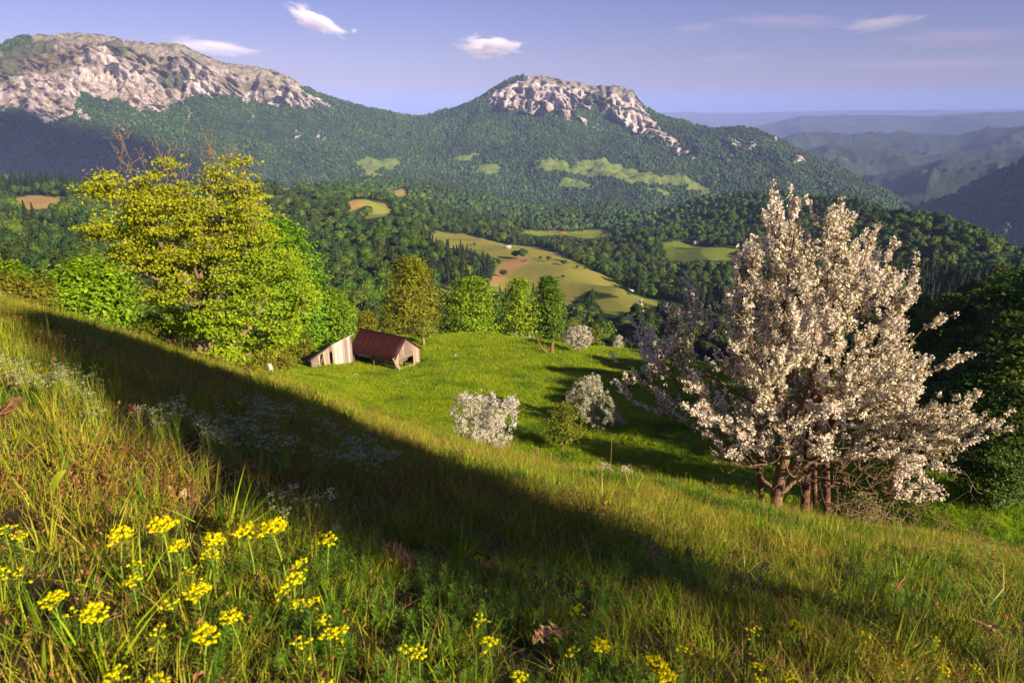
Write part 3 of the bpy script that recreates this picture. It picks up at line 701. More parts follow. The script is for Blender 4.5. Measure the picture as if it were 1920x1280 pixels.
def simple_crown(rng, h, w, conifer=False):
    cv, cf = ICO2
    if conifer:
        V = cv.copy(); t = np.clip((V[:, 2] + 1) / 2, 0, 1); V[:, :2] *= (w * (1.15 - t) / np.sqrt(1 - np.clip(V[:, 2:3], -.98, .98) ** 2).ravel()[:, None].ravel())[:, None] if False else (w * (1.05 - t))[:, None]
        V[:, 2] = t * h; V[:, :2] *= (1 + 0.3 * noise3(cv[:, 0] * 3, cv[:, 1] * 3, cv[:, 2] * 5, int(rng.integers(1e6))))[:, None]
        return V, cf
    s = int(rng.integers(1e6)); k = 1 + 0.38 * fbm(cv[:, 0] * 1.9, cv[:, 1] * 1.9, cv[:, 2] * 1.9, 2, s)
    return cv * k[:, None] * np.array([w, w, h * 0.46]) + np.array([0, 0, h * 0.52]), cf
rg = np.random.default_rng(21)
L_FAR1 = leaf_mat("far_forest_leaves", [(0.006, 0.027, 0.005), (0.013, 0.048, 0.008), (0.028, 0.074, 0.010)], 0.15, patchy=True)
L_FAR2 = leaf_mat("far_light_leaves", [(0.020, 0.055, 0.008), (0.040, 0.090, 0.010), (0.070, 0.125, 0.014)], 0.2, patchy=True)
LOD1 = []
for k in range(5):
    V, f = lumpy_crown(rg, 11, 4.6 * rg.uniform(0.85, 1.1), 1100, 0.95); LOD1.append(proto(f"a{k}_forest_crown", mesh_np("forest_crown", V, f, [L_DARK if k < 3 else L_MID])))
for k in range(2):
    V, f = lumpy_crown(rg, 17, 3.0, 900, 0.8, True); LOD1.append(proto(f"b{k}_conifer_crown", mesh_np("conifer_crown", V, f, [L_CONIF])))
LOD2 = []
for k in range(4):
    V, f = simple_crown(rg, 11, 4.9); LOD2.append(proto(f"c{k}_far_crown", mesh_np("far_crown", V, f, [L_FAR1 if k < 3 else L_FAR2])))
for k in range(2):
    V, f = simple_crown(rg, 17, 3.4, True); LOD2.append(proto(f"d{k}_far_conifer", mesh_np("far_conifer", V, f, [L_CONIF])))

def grid_sampler(G, dens, rmin, rmax, amax, hgt, seed, excl=True, keep=None):
    """random points on a polar land mesh, kept where the land (or a tree on it) can be seen"""
    A, R, X, Y, Z, md, rk = G; rng = np.random.default_rng(seed)
    D = -(Z + hgt) / np.hypot(X, Y); Dm = np.minimum.accumulate(-Z / np.hypot(X, Y), axis=0)
    prev = np.vstack([np.full((1, A.shape[1]), 9.0), Dm[:-1]])
    vis = (D < prev + 0.002) & (np.abs(A) < amax)
    a0, r0 = A[:-1, :-1], R[:-1, :-1]; da, dr = A[0, 1] - A[0, 0], R[1:, :-1] - R[:-1, :-1]
    area = r0 * da * dr
    ok = vis[:-1, :-1] & (r0 > rmin) & (r0 < rmax)
    if excl: ok &= (md[:-1, :-1] < 0.5)
    m = np.maximum(rk[:-1, :-1], 0)
    lam = np.where(ok, area * (dens(r0) if callable(dens) else dens), 0) * np.clip(1 - m * 0.93, 0, 1)
    n = rng.poisson(lam); ii, jj = np.nonzero(n); rep = n[ii, jj]; ii = np.repeat(ii, rep); jj = np.repeat(jj, rep)
    s, t = rng.uniform(0, 1, len(ii)), rng.uniform(0, 1, len(ii))
    def bl(Q): return (Q[ii, jj] * (1 - s) + Q[ii + 1, jj] * s) * (1 - t) + (Q[ii, jj + 1] * (1 - s) + Q[ii + 1, jj + 1] * s) * t
    return np.stack([bl(X), bl(Y), bl(Z)], -1), rng, m[ii, jj]
def forest(name, G, protos, dens, rmin, rmax, hgt, seed, label, smin, smax_, nb, rock_small=0.4):
    p, rng, rkv = grid_sampler(G, dens, rmin, rmax, 0.80, hgt, seed)
    con = fbm(p[:, 0] / 160, p[:, 1] / 160, 0, 3, 301) + rng.normal(0, 0.22, len(p)) > 0.62
    idx = np.where(con, nb + rng.integers(0, len(protos) - nb, len(p)), rng.integers(0, nb, len(p)))
    s = (smin * .75 + (smax_ * 1.12 - smin * .75) * rng.uniform(0, 1, len(p)) ** 1.5) * np.where(rng.uniform(0, 1, len(p)) < 0.12, 1.25, 1.0) * np.where(rkv > 0.3, rock_small, 1)
    px, py, dep = project(p); dd = np.hypot(p[:, 0], p[:, 1])
    crest = np.zeros(len(p), bool)
    for poly in ALPINE: crest |= in_poly(px, py, poly) & (dd > 2600) & (rng.uniform(0, 1, len(p)) < .88)
    dd_ = np.where(crest, -1, dd); s = np.where(crest, 0.0, s)
    rot = np.stack([rng.normal(0, .06, len(p)), rng.normal(0, .06, len(p)), rng.uniform(0, 2 * pi, len(p))], -1)
    s = np.where(idx >= nb, s * 0.85, s)
    # trees do not hide the clearings behind them
    top = p + np.array([0, 0, 1.0]) * (s * 9)[:, None]; tx, ty, _ = project(top); bx, by, _ = project(p); hide = np.zeros(len(p), bool)
    for poly, r0, r1, d in MEADOW:
        if r0 > 1500: continue
        hide |= (in_poly(tx, ty, poly) | in_poly(bx, by, poly) | in_poly(tx, (ty + by) / 2, poly)) & (dd_ < r1)
    s = np.where(hide, 0.0, s)
    p = p - np.array([0, 0, 0.6]) * s[:, None]; ks = s > 0.05
    scl = np.stack([s * rng.uniform(.85, 1.15, len(p)), s * rng.uniform(.85, 1.15, len(p)), s * rng.uniform(.85, 1.2, len(p))], -1)
    return p[ks], rot[ks], scl[ks], idx[ks], dd[ks]
def in_view(p, m=60):
    px, py, d = project(p); return (d > 0) & (px > -m) & (px < 1920 + m)
p, rot, scl, idx, dd = forest("valley_forest", VAL, LOD1, 0.042, 118, 980, 12, 5, "", 0.38, 0.86, 5)
# keep the bench free of forest: trees begin where the meadow drops away
keepf = (p[:, 2] < -62) | (dd > 185); keepf &= in_view(p)
p, rot, scl, idx, dd = [v[keepf] for v in (p, rot, scl, idx, dd)]
o_ = np.argsort(dd); near = o_[:230]; rest = o_[230:]
NEAR_FOREST = (p[near], rot[near], scl[near], idx[near])
scatter("valley_forest", LOD1, p[rest], rot[rest], scl[rest], idx[rest], label="dark green broadleaf forest filling the valley")
p, rot, scl, idx, dd = forest("hill_forest", VAL, LOD2, 0.048, 980, 1800, 14, 6, "", 0.30, 0.74, 4); k_ = in_view(p)
scatter("hill_forest", LOD2, p[k_], rot[k_], scl[k_], idx[k_], label="forest canopy on the middle hills")
nf2 = int(k_.sum())
p, rot, scl, idx, dd = forest("mountain_forest", MNT, LOD2, 0.034, 1830, 3250, 14, 8, "", 0.32, 0.74, 4, 0.5); k_ = in_view(p)
scatter("mountain_forest", LOD2, p[k_], rot[k_], scl[k_], idx[k_], label="forest covering the mountain slopes")
A_, R_, X_, Y_, Z_ = R1
p, rot, scl, idx, dd = forest("slope_forest", (A_, R_, X_, Y_, Z_, np.zeros(A_.shape), np.zeros(A_.shape)), LOD2, 0.008, 1900, 2700, 14, 9, "", 0.7, 1.2, 4); k_ = in_view(p)
scatter("slope_forest", LOD2, p[k_], rot[k_], scl[k_], idx[k_], label="forest on the dark slope at the right edge")
print("FOREST", len(rest), nf2, len(p))
for i in range(len(NEAR_FOREST[0])):
    p_, r_, s_, k = [v[i] for v in NEAR_FOREST]
    o = obj("forest_tree" if k < 5 else "conifer_tree", LOD1[k].data, None, tuple(p_)); o.rotation_euler = tuple(r_); o.scale = tuple(s_)
    x_ = float(project(p_)[0]); wh_ = 'left of the barn, behind the big yellow-green tree' if x_ < 640 else 'behind the barn and the egg-shaped olive tree' if x_ < 940 else 'below the dry clearing, right of the touching green trees' if x_ < 1420 else 'seen past the big blossom tree on the right'
    if k < 5: tag(o, "rounded dark green valley tree " + wh_, "tree", "broadleaf trees of the valley forest")
    else: tag(o, "pointed dark valley conifer " + wh_, "tree", "conifers of the valley forest")
# bushes and single trees on the dry clearings
CLEAR = [(1055, 512, 9), (1325 * .25 + 1000 - 250, 500, 0)]
BUSH = [("large round dark tree on the dry clearing's upper edge", 1079, 494, 520, 11.0, 0), ("small round dark bush on the dry clearing, left of two bushlets", 1057, 519, 490, 5.0, 0), ("slim pale green tree alone on the dry clearing", 1029, 506, 500, 5.5, 3), ("low flat bush high on the dry clearing", 1013, 494, 520, 3.2, 0),
        ("small bush beside the round dark bush on the dry clearing", 1082, 520, 485, 3.6, 3), ("tiny bush right of the round dark bush, near the forest edge", 1097, 512, 495, 2.8, 3), ("tiny dark bush low on the dry clearing", 1055, 538, 440, 2.6, 0), ("tiny bush at the left of the dry clearing's bare soil", 986, 510, 500, 2.6, 3),
        ("dark bush on the bare brown soil of the dry clearing", 944, 522, 440, 5.5, 0), ("round dark bush pair at the rim above the bare soil", 980, 482, 520, 9.0, 0), ("wide dark bush left of the rim bush, above the bare soil", 966, 480, 525, 7.0, 1), ("green bush on the crest of the upper dry meadow", 890, 450, 600, 4.0, 3),
        ("olive round tree at the lower right tip of the dry clearing", 1205, 562, 395, 7.0, 4), ("green tree beside the olive round tree at the clearing's tip", 1222, 560, 395, 8.0, 3), ("dark bush on the right green meadow", 1346, 472, 720, 8.0, 0), ("flat bush below the white house on the right meadow", 1315, 474, 715, 6.0, 1), ("small tree left on the middle green strip by the red roofs", 1020, 440, 960, 6.0, 1), ("small dark tree by the strip of meadow", 1128, 440, 1000, 7.0, 0)]
for lab, px, py, r, h, k in BUSH:
    q = at(px, py, r, -0.3); o = obj("round_bush", LOD1[k].data, None, tuple(q)); s = h / 11; o.scale = (s * 1.15, s * 1.15, s); o.rotation_euler = (0, 0, px * 1.7)
    tag(o, lab, "bush")
# ------------------------------------------------------------------ trees and shrubs around the meadow
def spot(px, r, top):
    """ground point in column px at distance r, plant height so that its top shows at row top, metres per pixel"""
    q = at(px, 640, r); _, D = AD(px, top); h = -float(D) * r - q[2]
    _, _, dep = project(q); return q, h, dep / F
def grow(name, label, px, r, top, hw, wood, crown, group=None, z0=0.12, ntw=220, nleaf=4200, size=0.26, cat="tree", seed=None, sink=0.1, **kw):
    q, h, mpp = spot(px, r, top); w = hw * mpp
    rng = np.random.default_rng(int(px * 7 + r * 13) if seed is None else seed)
    a, b = leafy_tree(name, rng, h, w * 0.9, w * 0.9, h * z0, ntw, nleaf, size, (wood, crown), trunk_r=kw.pop('trunk_r', 0.018 * h + 0.02), spread=kw.pop('spread', w * 0.13), rmin=kw.pop('rmin', 0.02), **kw)
    t = empty(name, (q[0], q[1], q[2] - sink), label, cat, group)
    obj("trunk", a, t); c = obj("crown", b, t); c['kind'] = 'stuff'
    return t
L_BUSH = leaf_mat("bush_leaves", [(0.05, 0.085, 0.006), (0.09, 0.14, 0.008), (0.15, 0.20, 0.012)], 0.3)
L_BRIGHT2 = leaf_mat("deeper_green_leaves", [(0.05, 0.13, 0.005), (0.10, 0.21, 0.007), (0.18, 0.30, 0.010)], 0.36)
grow("beech_tree", "round bright green beech bush at the grass rim, left of the big yellow-green tree", 185, 64, 482, 84, B_GREY, L_BRIGHT, z0=0.03, ntw=600, nleaf=15000, size=0.40, low=0.75, widest=0.35, flat=0.5, upw=0.9)
grow("shrub_thicket", "olive yellow shrub at the left edge of the picture on the grass rim", 8, 60, 508, 66, B_GREY, L_OLIVE, z0=0.02, ntw=260, nleaf=8000, size=0.30, low=0.8, cat="shrub")
grow("shrub_thicket", "green topped shrub rising behind the olive shrubs at the far left", 52, 66, 486, 42, B_GREY, L_BRIGHT, z0=0.02, ntw=260, nleaf=6000, size=0.33, low=0.8, cat="shrub")
grow("shrub_thicket", "golden olive shrub between the left edge shrubs and the beech bush", 96, 62, 515, 40, B_GREY, L_OLIVE, z0=0.02, ntw=220, nleaf=5500, size=0.28, low=0.8, cat="shrub")
grow("shrub_thicket", "yellowish twiggy shrub under the left side of the big tree", 288, 34, 590, 52, B_GREY, L_OLIVE, z0=0.02, ntw=220, nleaf=5000, size=0.15, low=0.8, cat="shrub")
grow("shrub_thicket", "olive shrub tucked right under the big tree's lowest boughs", 445, 44, 640, 40, B_GREY, L_OLIVE, z0=0.02, ntw=200, nleaf=3600, size=0.18, low=0.8, cat="shrub")
grow("broadleaf_tree", "bright green broadleaf tree with layered boughs joined to the big tree's right side", 545, 90, 412, 78, B_BROWN, L_BRIGHT, z0=0.07, ntw=700, nleaf=17000, size=0.5, low=0.6, widest=0.3, flat=0.35, upw=1.1, shell=0.4)
grow("broadleaf_tree", "dark green tree with bushy crown directly behind the wooden shed", 628, 92, 540, 48, B_BROWN, L_BRIGHT, z0=0.05, ntw=400, nleaf=8000, size=0.36, low=0.6, flat=0.5)
grow("broadleaf_tree", "brownish green tree left of two behind the red barn roof", 690, 100, 583, 26, B_GREY, L_OLIVE, z0=0.08, ntw=160, nleaf=2600, size=0.3)
grow("broadleaf_tree", "brownish green tree right of two behind the red barn roof", 727, 102, 586, 22, B_GREY, L_OLIVE, z0=0.08, ntw=160, nleaf=2400, size=0.3)
grow("broadleaf_tree", "dense egg-shaped olive yellow tree behind the barn's right end", 775, 108, 484, 55, B_BROWN, leaf_mat("olive_yellow_leaves", [(0.14, 0.20, 0.006), (0.24, 0.31, 0.008), (0.37, 0.42, 0.012)], 0.35), z0=0.08, ntw=650, nleaf=15000, size=0.4, low=0.6, widest=0.42)
grow("broadleaf_tree", "small leaning tree with pale crooked trunk in front of the egg-shaped tree", 794, 92, 600, 26, B_PALE, L_OLIVE, z0=0.42, ntw=120, nleaf=1500, size=0.26, trunk_r=0.2, lean=(-0.03, 0))
grow("broadleaf_tree", "fresh green tree with pyramidal crown right of the egg-shaped olive tree", 883, 110, 520, 60, B_BROWN, L_BRIGHT, z0=0.05, ntw=650, nleaf=14000, size=0.42, low=0.8, widest=0.3, flat=0.4, upw=1.0)
grow("broadleaf_tree", "fresh green tree, left one of the touching pair at the meadow's far edge", 974, 110, 521, 38, B_BROWN, L_BRIGHT, z0=0.05, ntw=450, nleaf=9000, size=0.4, low=0.7, widest=0.35, flat=0.45)
grow("broadleaf_tree", "darker green tree, right one of the touching pair at the meadow's far edge", 1026, 112, 518, 38, B_BROWN, L_BRIGHT2, z0=0.01, ntw=500, nleaf=11000, size=0.42, low=0.95, widest=0.4, flat=0.5)
for lab, px, r, top, hw in [("olive bush right of the touching pair of green trees", 1078, 118, 598, 30), ("brownish shrub behind the small blossom tree at the meadow edge", 1112, 112, 606, 22), ("grey green shrub in the gap left of the touching pair", 925, 112, 598, 16)]:
    grow("shrub_thicket", lab, px, r, top, hw, B_GREY, L_OLIVE, z0=0.02, ntw=140, nleaf=2400, size=0.32, low=0.8, cat="shrub")
for lab, px, r, top, hw in [("small willow-like tree left of the sapling at the meadow's left corner", 483, 63, 640, 28), ("small willow-like tree right behind the leafy sapling", 528, 66, 632, 33), ("small round tree standing just left of the wooden shed", 570, 84, 624, 22)]:
    grow("willow_tree", lab, px, r, top, hw, B_BROWN, L_OLIVE, z0=0.2, ntw=160, nleaf=3000, size=0.2, trunk_r=0.1)
grow("broadleaf_tree", "small olive green tree with two slanting trunks in the meadow dip", 1060, 46, 760, 46, B_BROWN, L_BUSH, z0=0.25, ntw=260, nleaf=5000, size=0.16, trunk_r=0.08, shell=0.6)
# sapling with a few large bright leaves
q, h, mpp = spot(512, 50, 650); t = empty("sapling", tuple(q), "thin sapling with a tuft of large bright yellow-green leaves", "tree")
rng = np.random.default_rng(4); pts = np.array([[0, 0, -0.1], [0.04, 0, h * 0.4], [-0.02, 0, h * 0.72]]); obj("trunk", mesh_np("sapling_stem", *tubeline(pts, 0.03, 0.02), [B_BROWN], True), t)
c = np.array([0, 0, h * 0.85]) + rng.normal(0, 1, (60, 3)) * [0.2, 0.2, 0.25]
c_ = obj("crown", mesh_np("sapling_leaves", *leaf_quads(c, rng.normal(0, .5, (60, 3)) + [0.2, -0.4, 0.7], 0.26, 0.7, rng=rng), [L_YOUNG]), t); c_['kind'] = 'stuff'

# the big yellow-green tree on the left: several rising limbs, bare twigs at the upper left
def shape_points(poly, r0, n, thick, rng, cx, squash=1.0):
    """points in the outline's plane at distance r0, spread in depth like a rounded crown"""
    poly = np.array(poly, float); lo, hi = poly.min(0), poly.max(0); out = []
    while len(out) < n:
        p = rng.uniform(lo, hi, (n * 2, 2)); p = p[in_poly(p[:, 0], p[:, 1], poly)]; out.extend(p.tolist())
    p = np.array(out[:n]); half = (hi[0] - lo[0]) / 2
    q = np.clip(np.abs(p[:, 0] - cx) / half, 0, 1)
    d = rng.uniform(-1, 1, n) * thick * np.sqrt(1 - q ** 2 * 0.9)
    return P(p[:, 0], p[:, 1], r0 + d)
rng = np.random.default_rng(99); R0 = 31.0
base = at(378, 680, R0)
OUT = [(160, 425), (215, 440), (250, 405), (265, 350), (300, 300), (312, 282), (330, 266), (350, 285), (372, 258), (392, 282), (405, 262), (418, 285), (436, 268), (470, 340), (500, 380), (520, 430), (560, 500), (590, 560), (560, 610), (540, 650), (480, 655), (440, 680), (400, 690), (350, 650), (320, 590), (280, 560), (250, 520), (200, 470)]
tg = shape_points(OUT, R0, 1500, 3.0, rng, 380); _x, _y, _ = project(tg); tg = tg[fbm(_x / 38, _y / 24, tg[:, 1] / 2.2, 3, 55) > -.12]
spikes = [[(300, 330), (318, 275), (328, 262)], [(410, 330), (430, 290), (438, 272)], [(345, 310), (372, 280), (380, 275)], [(250, 440), (200, 432), (160, 425)]]
for s in spikes: tg = np.concatenate([tg, P([a for a, b in s], [b for a, b in s], R0 + rng.uniform(-1, 1))])
bare = [[(290, 470), (255, 410), (225, 370), (210, 345), (196, 330)], [(270, 420), (250, 370), (238, 320), (225, 295), (205, 262)], [(255, 380), (235, 330), (228, 300), (232, 268)], [(230, 385), (200, 372), (176, 365)], [(215, 360), (190, 350), (182, 358)], [(285, 400), (280, 345), (268, 300), (262, 285)], [(262, 360), (245, 300), (240, 260)], [(345, 350), (318, 320), (296, 290), (288, 284)], [(315, 330), (310, 310), (306, 300)], [(235, 440), (205, 440), (188, 432)], [(440, 340), (455, 315), (460, 308)], [(385, 300), (395, 280), (398, 262)]]
nl_ = len(tg)
_ex = []
for s in bare:
    for (a, b) in s[1:]:
        for _ in range(3):
            ox, oy = rng.normal(-4, 9), -abs(rng.normal(0, 16)) - 3; _ex.append([(a + ox * .5, b + oy * .5), (a + ox, b + oy)])
for s in [[(a, b - 6), (a + rng.normal(0, 8), b - rng.uniform(18, 34))] for a, b in ((300, 300), (330, 285), (352, 290), (375, 285), (400, 290), (425, 300), (450, 330), (480, 370), (280, 330))]: tg = np.concatenate([tg, P([a for a, b in s], [b for a, b in s], R0 + rng.uniform(-1, 1))])
nl_ = len(tg)
for s in bare + _ex: tg = np.concatenate([tg, P([a for a, b in s], [b for a, b in s], R0 + rng.uniform(-1.2, 1.0))])
b0 = P(385, 575, R0)
lim = [base, P(376, 640, R0), P(380, 600, R0), b0]; lp = [-1, 0, 1, 2]
for pts in ([(345, 565), (310, 545), (290, 520), (285, 480)], [(360, 545), (330, 490), (322, 455), (300, 420)], [(383, 545), (372, 500), (365, 450), (360, 400)], [(395, 540), (405, 470), (415, 410)], [(420, 555), (470, 520), (500, 480)], [(430, 580), (490, 570), (540, 560)]):
    pr_ = 3; dz = rng.uniform(-0.6, 0.6)
    for (a, b) in pts: lim.append(P(a, b, R0 + dz)); lp.append(pr_); pr_ = len(lim) - 1; dz += rng.uniform(-0.5, 0.3)
lim = np.array(lim) - base; tg = tg - base; n0 = len(lim)
pos, par = mst(lim, lp, tg, 0.4, up=0.5); pos, par = split_edges(pos, par, n0, 0.05, rng, 0.5)
rad, ch = radii(par, 0.012, 2.15); rad *= 0.36 / rad[0]; rad = np.maximum(rad * np.where(rad < .06, .55, 1), 0.0055)
_bx, _by, _ = project(pos + base); rad = np.where((_bx < 320) & (_by < 430), np.minimum(rad, .017), np.where(_by < 330, np.minimum(rad, .02), rad))
BT = empty("broadleaf_tree", tuple(base), "large many-limbed tree with yellow-green young leaves and bare upper left twigs", "tree")
obj("trunk", mesh_np("big_tree_wood", *tubes(pos, par, rad, 0.0), [bark_mat("big_tree_bark", (0.10, 0.07, 0.05), (0.24, 0.17, 0.115), 5)], True), BT)
tips = pos[n0:n0 + nl_]; k = 42000; i = rng.integers(0, nl_, k)
# leaves hang in flat layered sprays
c = tips[i] + rng.normal(0, 1, (k, 3)) * [0.27, 0.27, 0.055]
ppx, ppy, _ = project(c + base); keep_ = rng.uniform(0, 1, k) < np.clip((ppy - 270) / 110, 0.55, 1); c = c[keep_]
n = rng.normal(0, 0.5, (len(c), 3)) + [0.42, -0.5, 0.6]
lowr = project(c + base)[1] > 585
L_BIG = leaf_mat('big_tree_leaves', [(0.15, 0.24, 0.005), (0.28, 0.38, 0.007), (0.44, 0.50, 0.012)], 0.42)
L_GOLD = leaf_mat('big_tree_golden_leaves', [(0.19, 0.23, 0.005), (0.36, 0.37, 0.007), (0.52, 0.49, 0.012)], 0.42)
_gx, _gy, _ = project(c + base); gold = (((_gx - 380) * .8 + (_gy - 520) + rng.normal(0, 40, len(c))) < 0).astype(int)
big_l = leaf_quads(c, n, rng.uniform(0.08, 0.155, len(c)) * np.where(lowr, 1.35, 1.0), 0.7, 0.3, rng)
cr = obj("crown", mesh_np("big_tree_leaves", *big_l, [L_BIG, L_GOLD], midx=np.tile(gold, 2)), BT); cr['kind'] = 'stuff'

# ------------------------------------------------------------------ blossoming trees
def petal_mat(name, a, b, c):
    m, nt, out = new_mat(name); geo = N(nt, "ShaderNodeNewGeometry")
    col = ramp(nt, geo.outputs['Random Per Island'], [(0.0, a), (0.5, b), (1.0, c)])
    d = N(nt, "ShaderNodeBsdfDiffuse"); t = N(nt, "ShaderNodeBsdfTranslucent"); nt.links.new(col, d.inputs[0]); nt.links.new(col, t.inputs[0])
    mx = N(nt, "ShaderNodeMixShader", i0=0.42); nt.links.new(d.outputs[0], mx.inputs[1]); nt.links.new(t.outputs[0], mx.inputs[2]); nt.links.new(mx.outputs[0], out.inputs[0]); return m
PETAL = petal_mat("blossom_petals", (0.79, 0.68, 0.60), (0.88, 0.81, 0.71), (0.92, 0.88, 0.78))
PETAL_W = petal_mat("white_blossom_petals", (0.66, 0.60, 0.60), (0.76, 0.72, 0.70), (0.80, 0.77, 0.74))
L_BUD = leaf_mat("young_blossom_leaves", [(0.17, 0.19, 0.015), (0.28, 0.27, 0.02), (0.40, 0.34, 0.04)], 0.35)
L_SAGE = leaf_mat("pale_spring_leaves", [(0.16, 0.20, 0.05), (0.26, 0.30, 0.10), (0.42, 0.44, 0.22)], 0.3)
def clusters(c, per, rad, size, rng, leaf_share=0.25, up=0.3):
    k = len(c) * per; cc = np.repeat(c, per, 0) + rng.normal(0, rad, (k, 3)); n = rng.normal(0, 0.7, (k, 3)) + [0, 0, up]
    lf = rng.uniform(0, 1, k) < leaf_share
    return leaf_quads(cc[~lf], n[~lf], size, 0.9, 0.2, rng), leaf_quads(cc[lf], n[lf], size * 1.35, 0.55, 0.3, rng)
# the large blossom tree on the right
rng = np.random.default_rng(123); R1_ = 11.6
base = at(1452, 975, R1_)
OUT = [(1170, 740), (1205, 700), (1195, 640), (1205, 612), (1235, 650), (1262, 640), (1290, 640), (1300, 590), (1285, 540), (1292, 520), (1310, 565), (1340, 590), (1375, 560), (1375, 500), (1392, 450), (1415, 440), (1440, 440), (1432, 370), (1465, 362), (1495, 380), (1500, 440), (1540, 420), (1552, 385), (1580, 385), (1582, 430), (1600, 450), (1660, 460), (1640, 490), (1690, 520), (1690, 560), (1720, 560), (1690, 620), (1700, 680), (1735, 700),
       (1720, 760), (1770, 785), (1800, 800), (1760, 850), (1790, 860), (1735, 880), (1740, 930), (1690, 870), (1640, 820), (1580, 850), (1500, 830), (1460, 840), (1440, 880), (1400, 830), (1330, 800), (1280, 770), (1230, 810), (1200, 780)]
OUT = [(1480 + (a - 1480) * .97, b + 42 * min(1, max(0, (640 - b) / 290))) for a, b in OUT]
tg = shape_points(OUT, R1_, 1900, 1.7, rng, 1480); _x, _y, _ = project(tg); tg = tg[fbm(_x / 60, _y / 75, tg[:, 1] / .8, 3, 56) > -.02]
LOWT = shape_points([(1330, 800), (1700, 840), (1735, 940), (1640, 930), (1480, 890), (1350, 870)], R1_, 170, 1.2, rng, 1500); tg = np.concatenate([tg, LOWT])
arms = [[(1690, 770), (1740, 775), (1790, 770), (1830, 790)], [(1740, 800), (1790, 815), (1840, 812), (1880, 802)], [(1740, 840), (1790, 835), (1805, 850), (1800, 862)], [(1690, 700), (1740, 690), (1782, 688)], [(1690, 650), (1740, 610), (1778, 594)], [(1680, 560), (1705, 535), (1716, 518)], [(1640, 500), (1668, 462)], [(1215, 690), (1200, 650), (1197, 605)], [(1190, 760), (1172, 720), (1164, 702)], [(1300, 600), (1288, 550), (1282, 505)], [(1250, 650), (1260, 620), (1262, 605)], [(1395, 480), (1402, 450), (1404, 430)], [(1440, 400), (1450, 370), (1448, 350)], [(1490, 400), (1490, 370), (1492, 352)], [(1560, 420), (1552, 395), (1553, 374)], [(1575, 430), (1578, 400), (1579, 384)], [(1620, 480), (1632, 440), (1634, 422)], [(1700, 880), (1735, 900), (1735, 930)]]
for s in [[(1480 + (a - 1480) * .97, b + 42 * min(1, max(0, (640 - b) / 290))) for a, b in q] for q in arms]: tg = np.concatenate([tg, P([a for a, b in s], [b for a, b in s], R1_ + rng.uniform(-0.8, 0.5))])
lim = [base + [0, 0, -0.15]]; lp = [-1]
def chain(pts, start, dr=0.0):
    pr_ = start
    for i_, (a, b) in enumerate(pts): lim.append(P(a, b, R1_ + dr * (i_ + 1) / len(pts))); lp.append(pr_); pr_ = len(lim) - 1
    return pr_
j = chain([(1456, 930), (1466, 880), (1480, 820)], 0, -0.1)
chain([(1470, 750), (1490, 690), (1485, 640), (1480, 580)], j, 0.3); chain([(1520, 760), (1570, 720), (1620, 690)], j, -0.5); chain([(1440, 770), (1390, 740), (1340, 710), (1290, 700)], j, -0.3); chain([(1530, 690), (1540, 620), (1560, 560)], j, 0.6)
lim = np.array(lim) - base; tg = tg - base; n0 = len(lim)
pos, par = mst(lim, lp, tg, 0.38, up=0.3); pos, par = split_edges(pos, par, n0, 0.05, rng, 0.22)
rad, ch = radii(par, 0.004, 2.3); rad *= 0.115 / rad[0]; rad = np.maximum(rad, 0.0045)
TW = 2200; tips_i = rng.choice(np.arange(n0, len(pos)), TW)          # short flowering spurs, mostly upright
d = unit(rng.normal(0, 0.35, (TW, 3)) + [0, 0, 0.95] + 0.6 * unit(pos[tips_i] - pos[n0:].mean(0))); L_ = rng.uniform(0.16, 0.52, TW)
e = pos[tips_i] + d * L_[:, None]; npos = np.concatenate([pos, e]); npar = np.concatenate([par, tips_i]); nrad = np.concatenate([rad, np.full(TW, 0.0035)])
RT = empty("blossom_tree", tuple(base), "large blossoming fruit tree covered in pinkish white flowers at the right", "tree", None)
obj("trunk", mesh_np("blossom_tree_wood", *tubes(npos, npar, np.maximum(nrad, 0.004)), [bark_mat("fruit_tree_bark", (0.10, 0.06, 0.04), (0.30, 0.20, 0.13), 14)], True), RT)
s = rng.uniform(0, 1.03, (TW, 7)); c = (pos[tips_i][:, None] + d[:, None] * (L_[:, None] * s)[..., None]).reshape(-1, 3)
ppx, ppy, _ = project(c + base); kp = (rng.uniform(0, 1, len(c)) < np.where((ppy > 800) & (ppx < 1700), 0.45, 1)) & ~((ppy > 860) & (ppx < 1680)); c = c[kp]
yel = fbm(c[:, 0] * 1.3, c[:, 1] * 1.3, c[:, 2] * 1.3, 2, 5)
pt, lf = clusters(c, 9, 0.021, 0.038, rng, 0.0); obj("blossom", mesh_np("blossoms", *pt, [PETAL]), RT)['kind'] = 'stuff'
_, lf = clusters(c[yel > -0.3], 3, 0.03, 0.034, rng, 1.0); obj("leaves", mesh_np("blossom_leaves", *lf, [L_BUD]), RT)['kind'] = 'stuff'
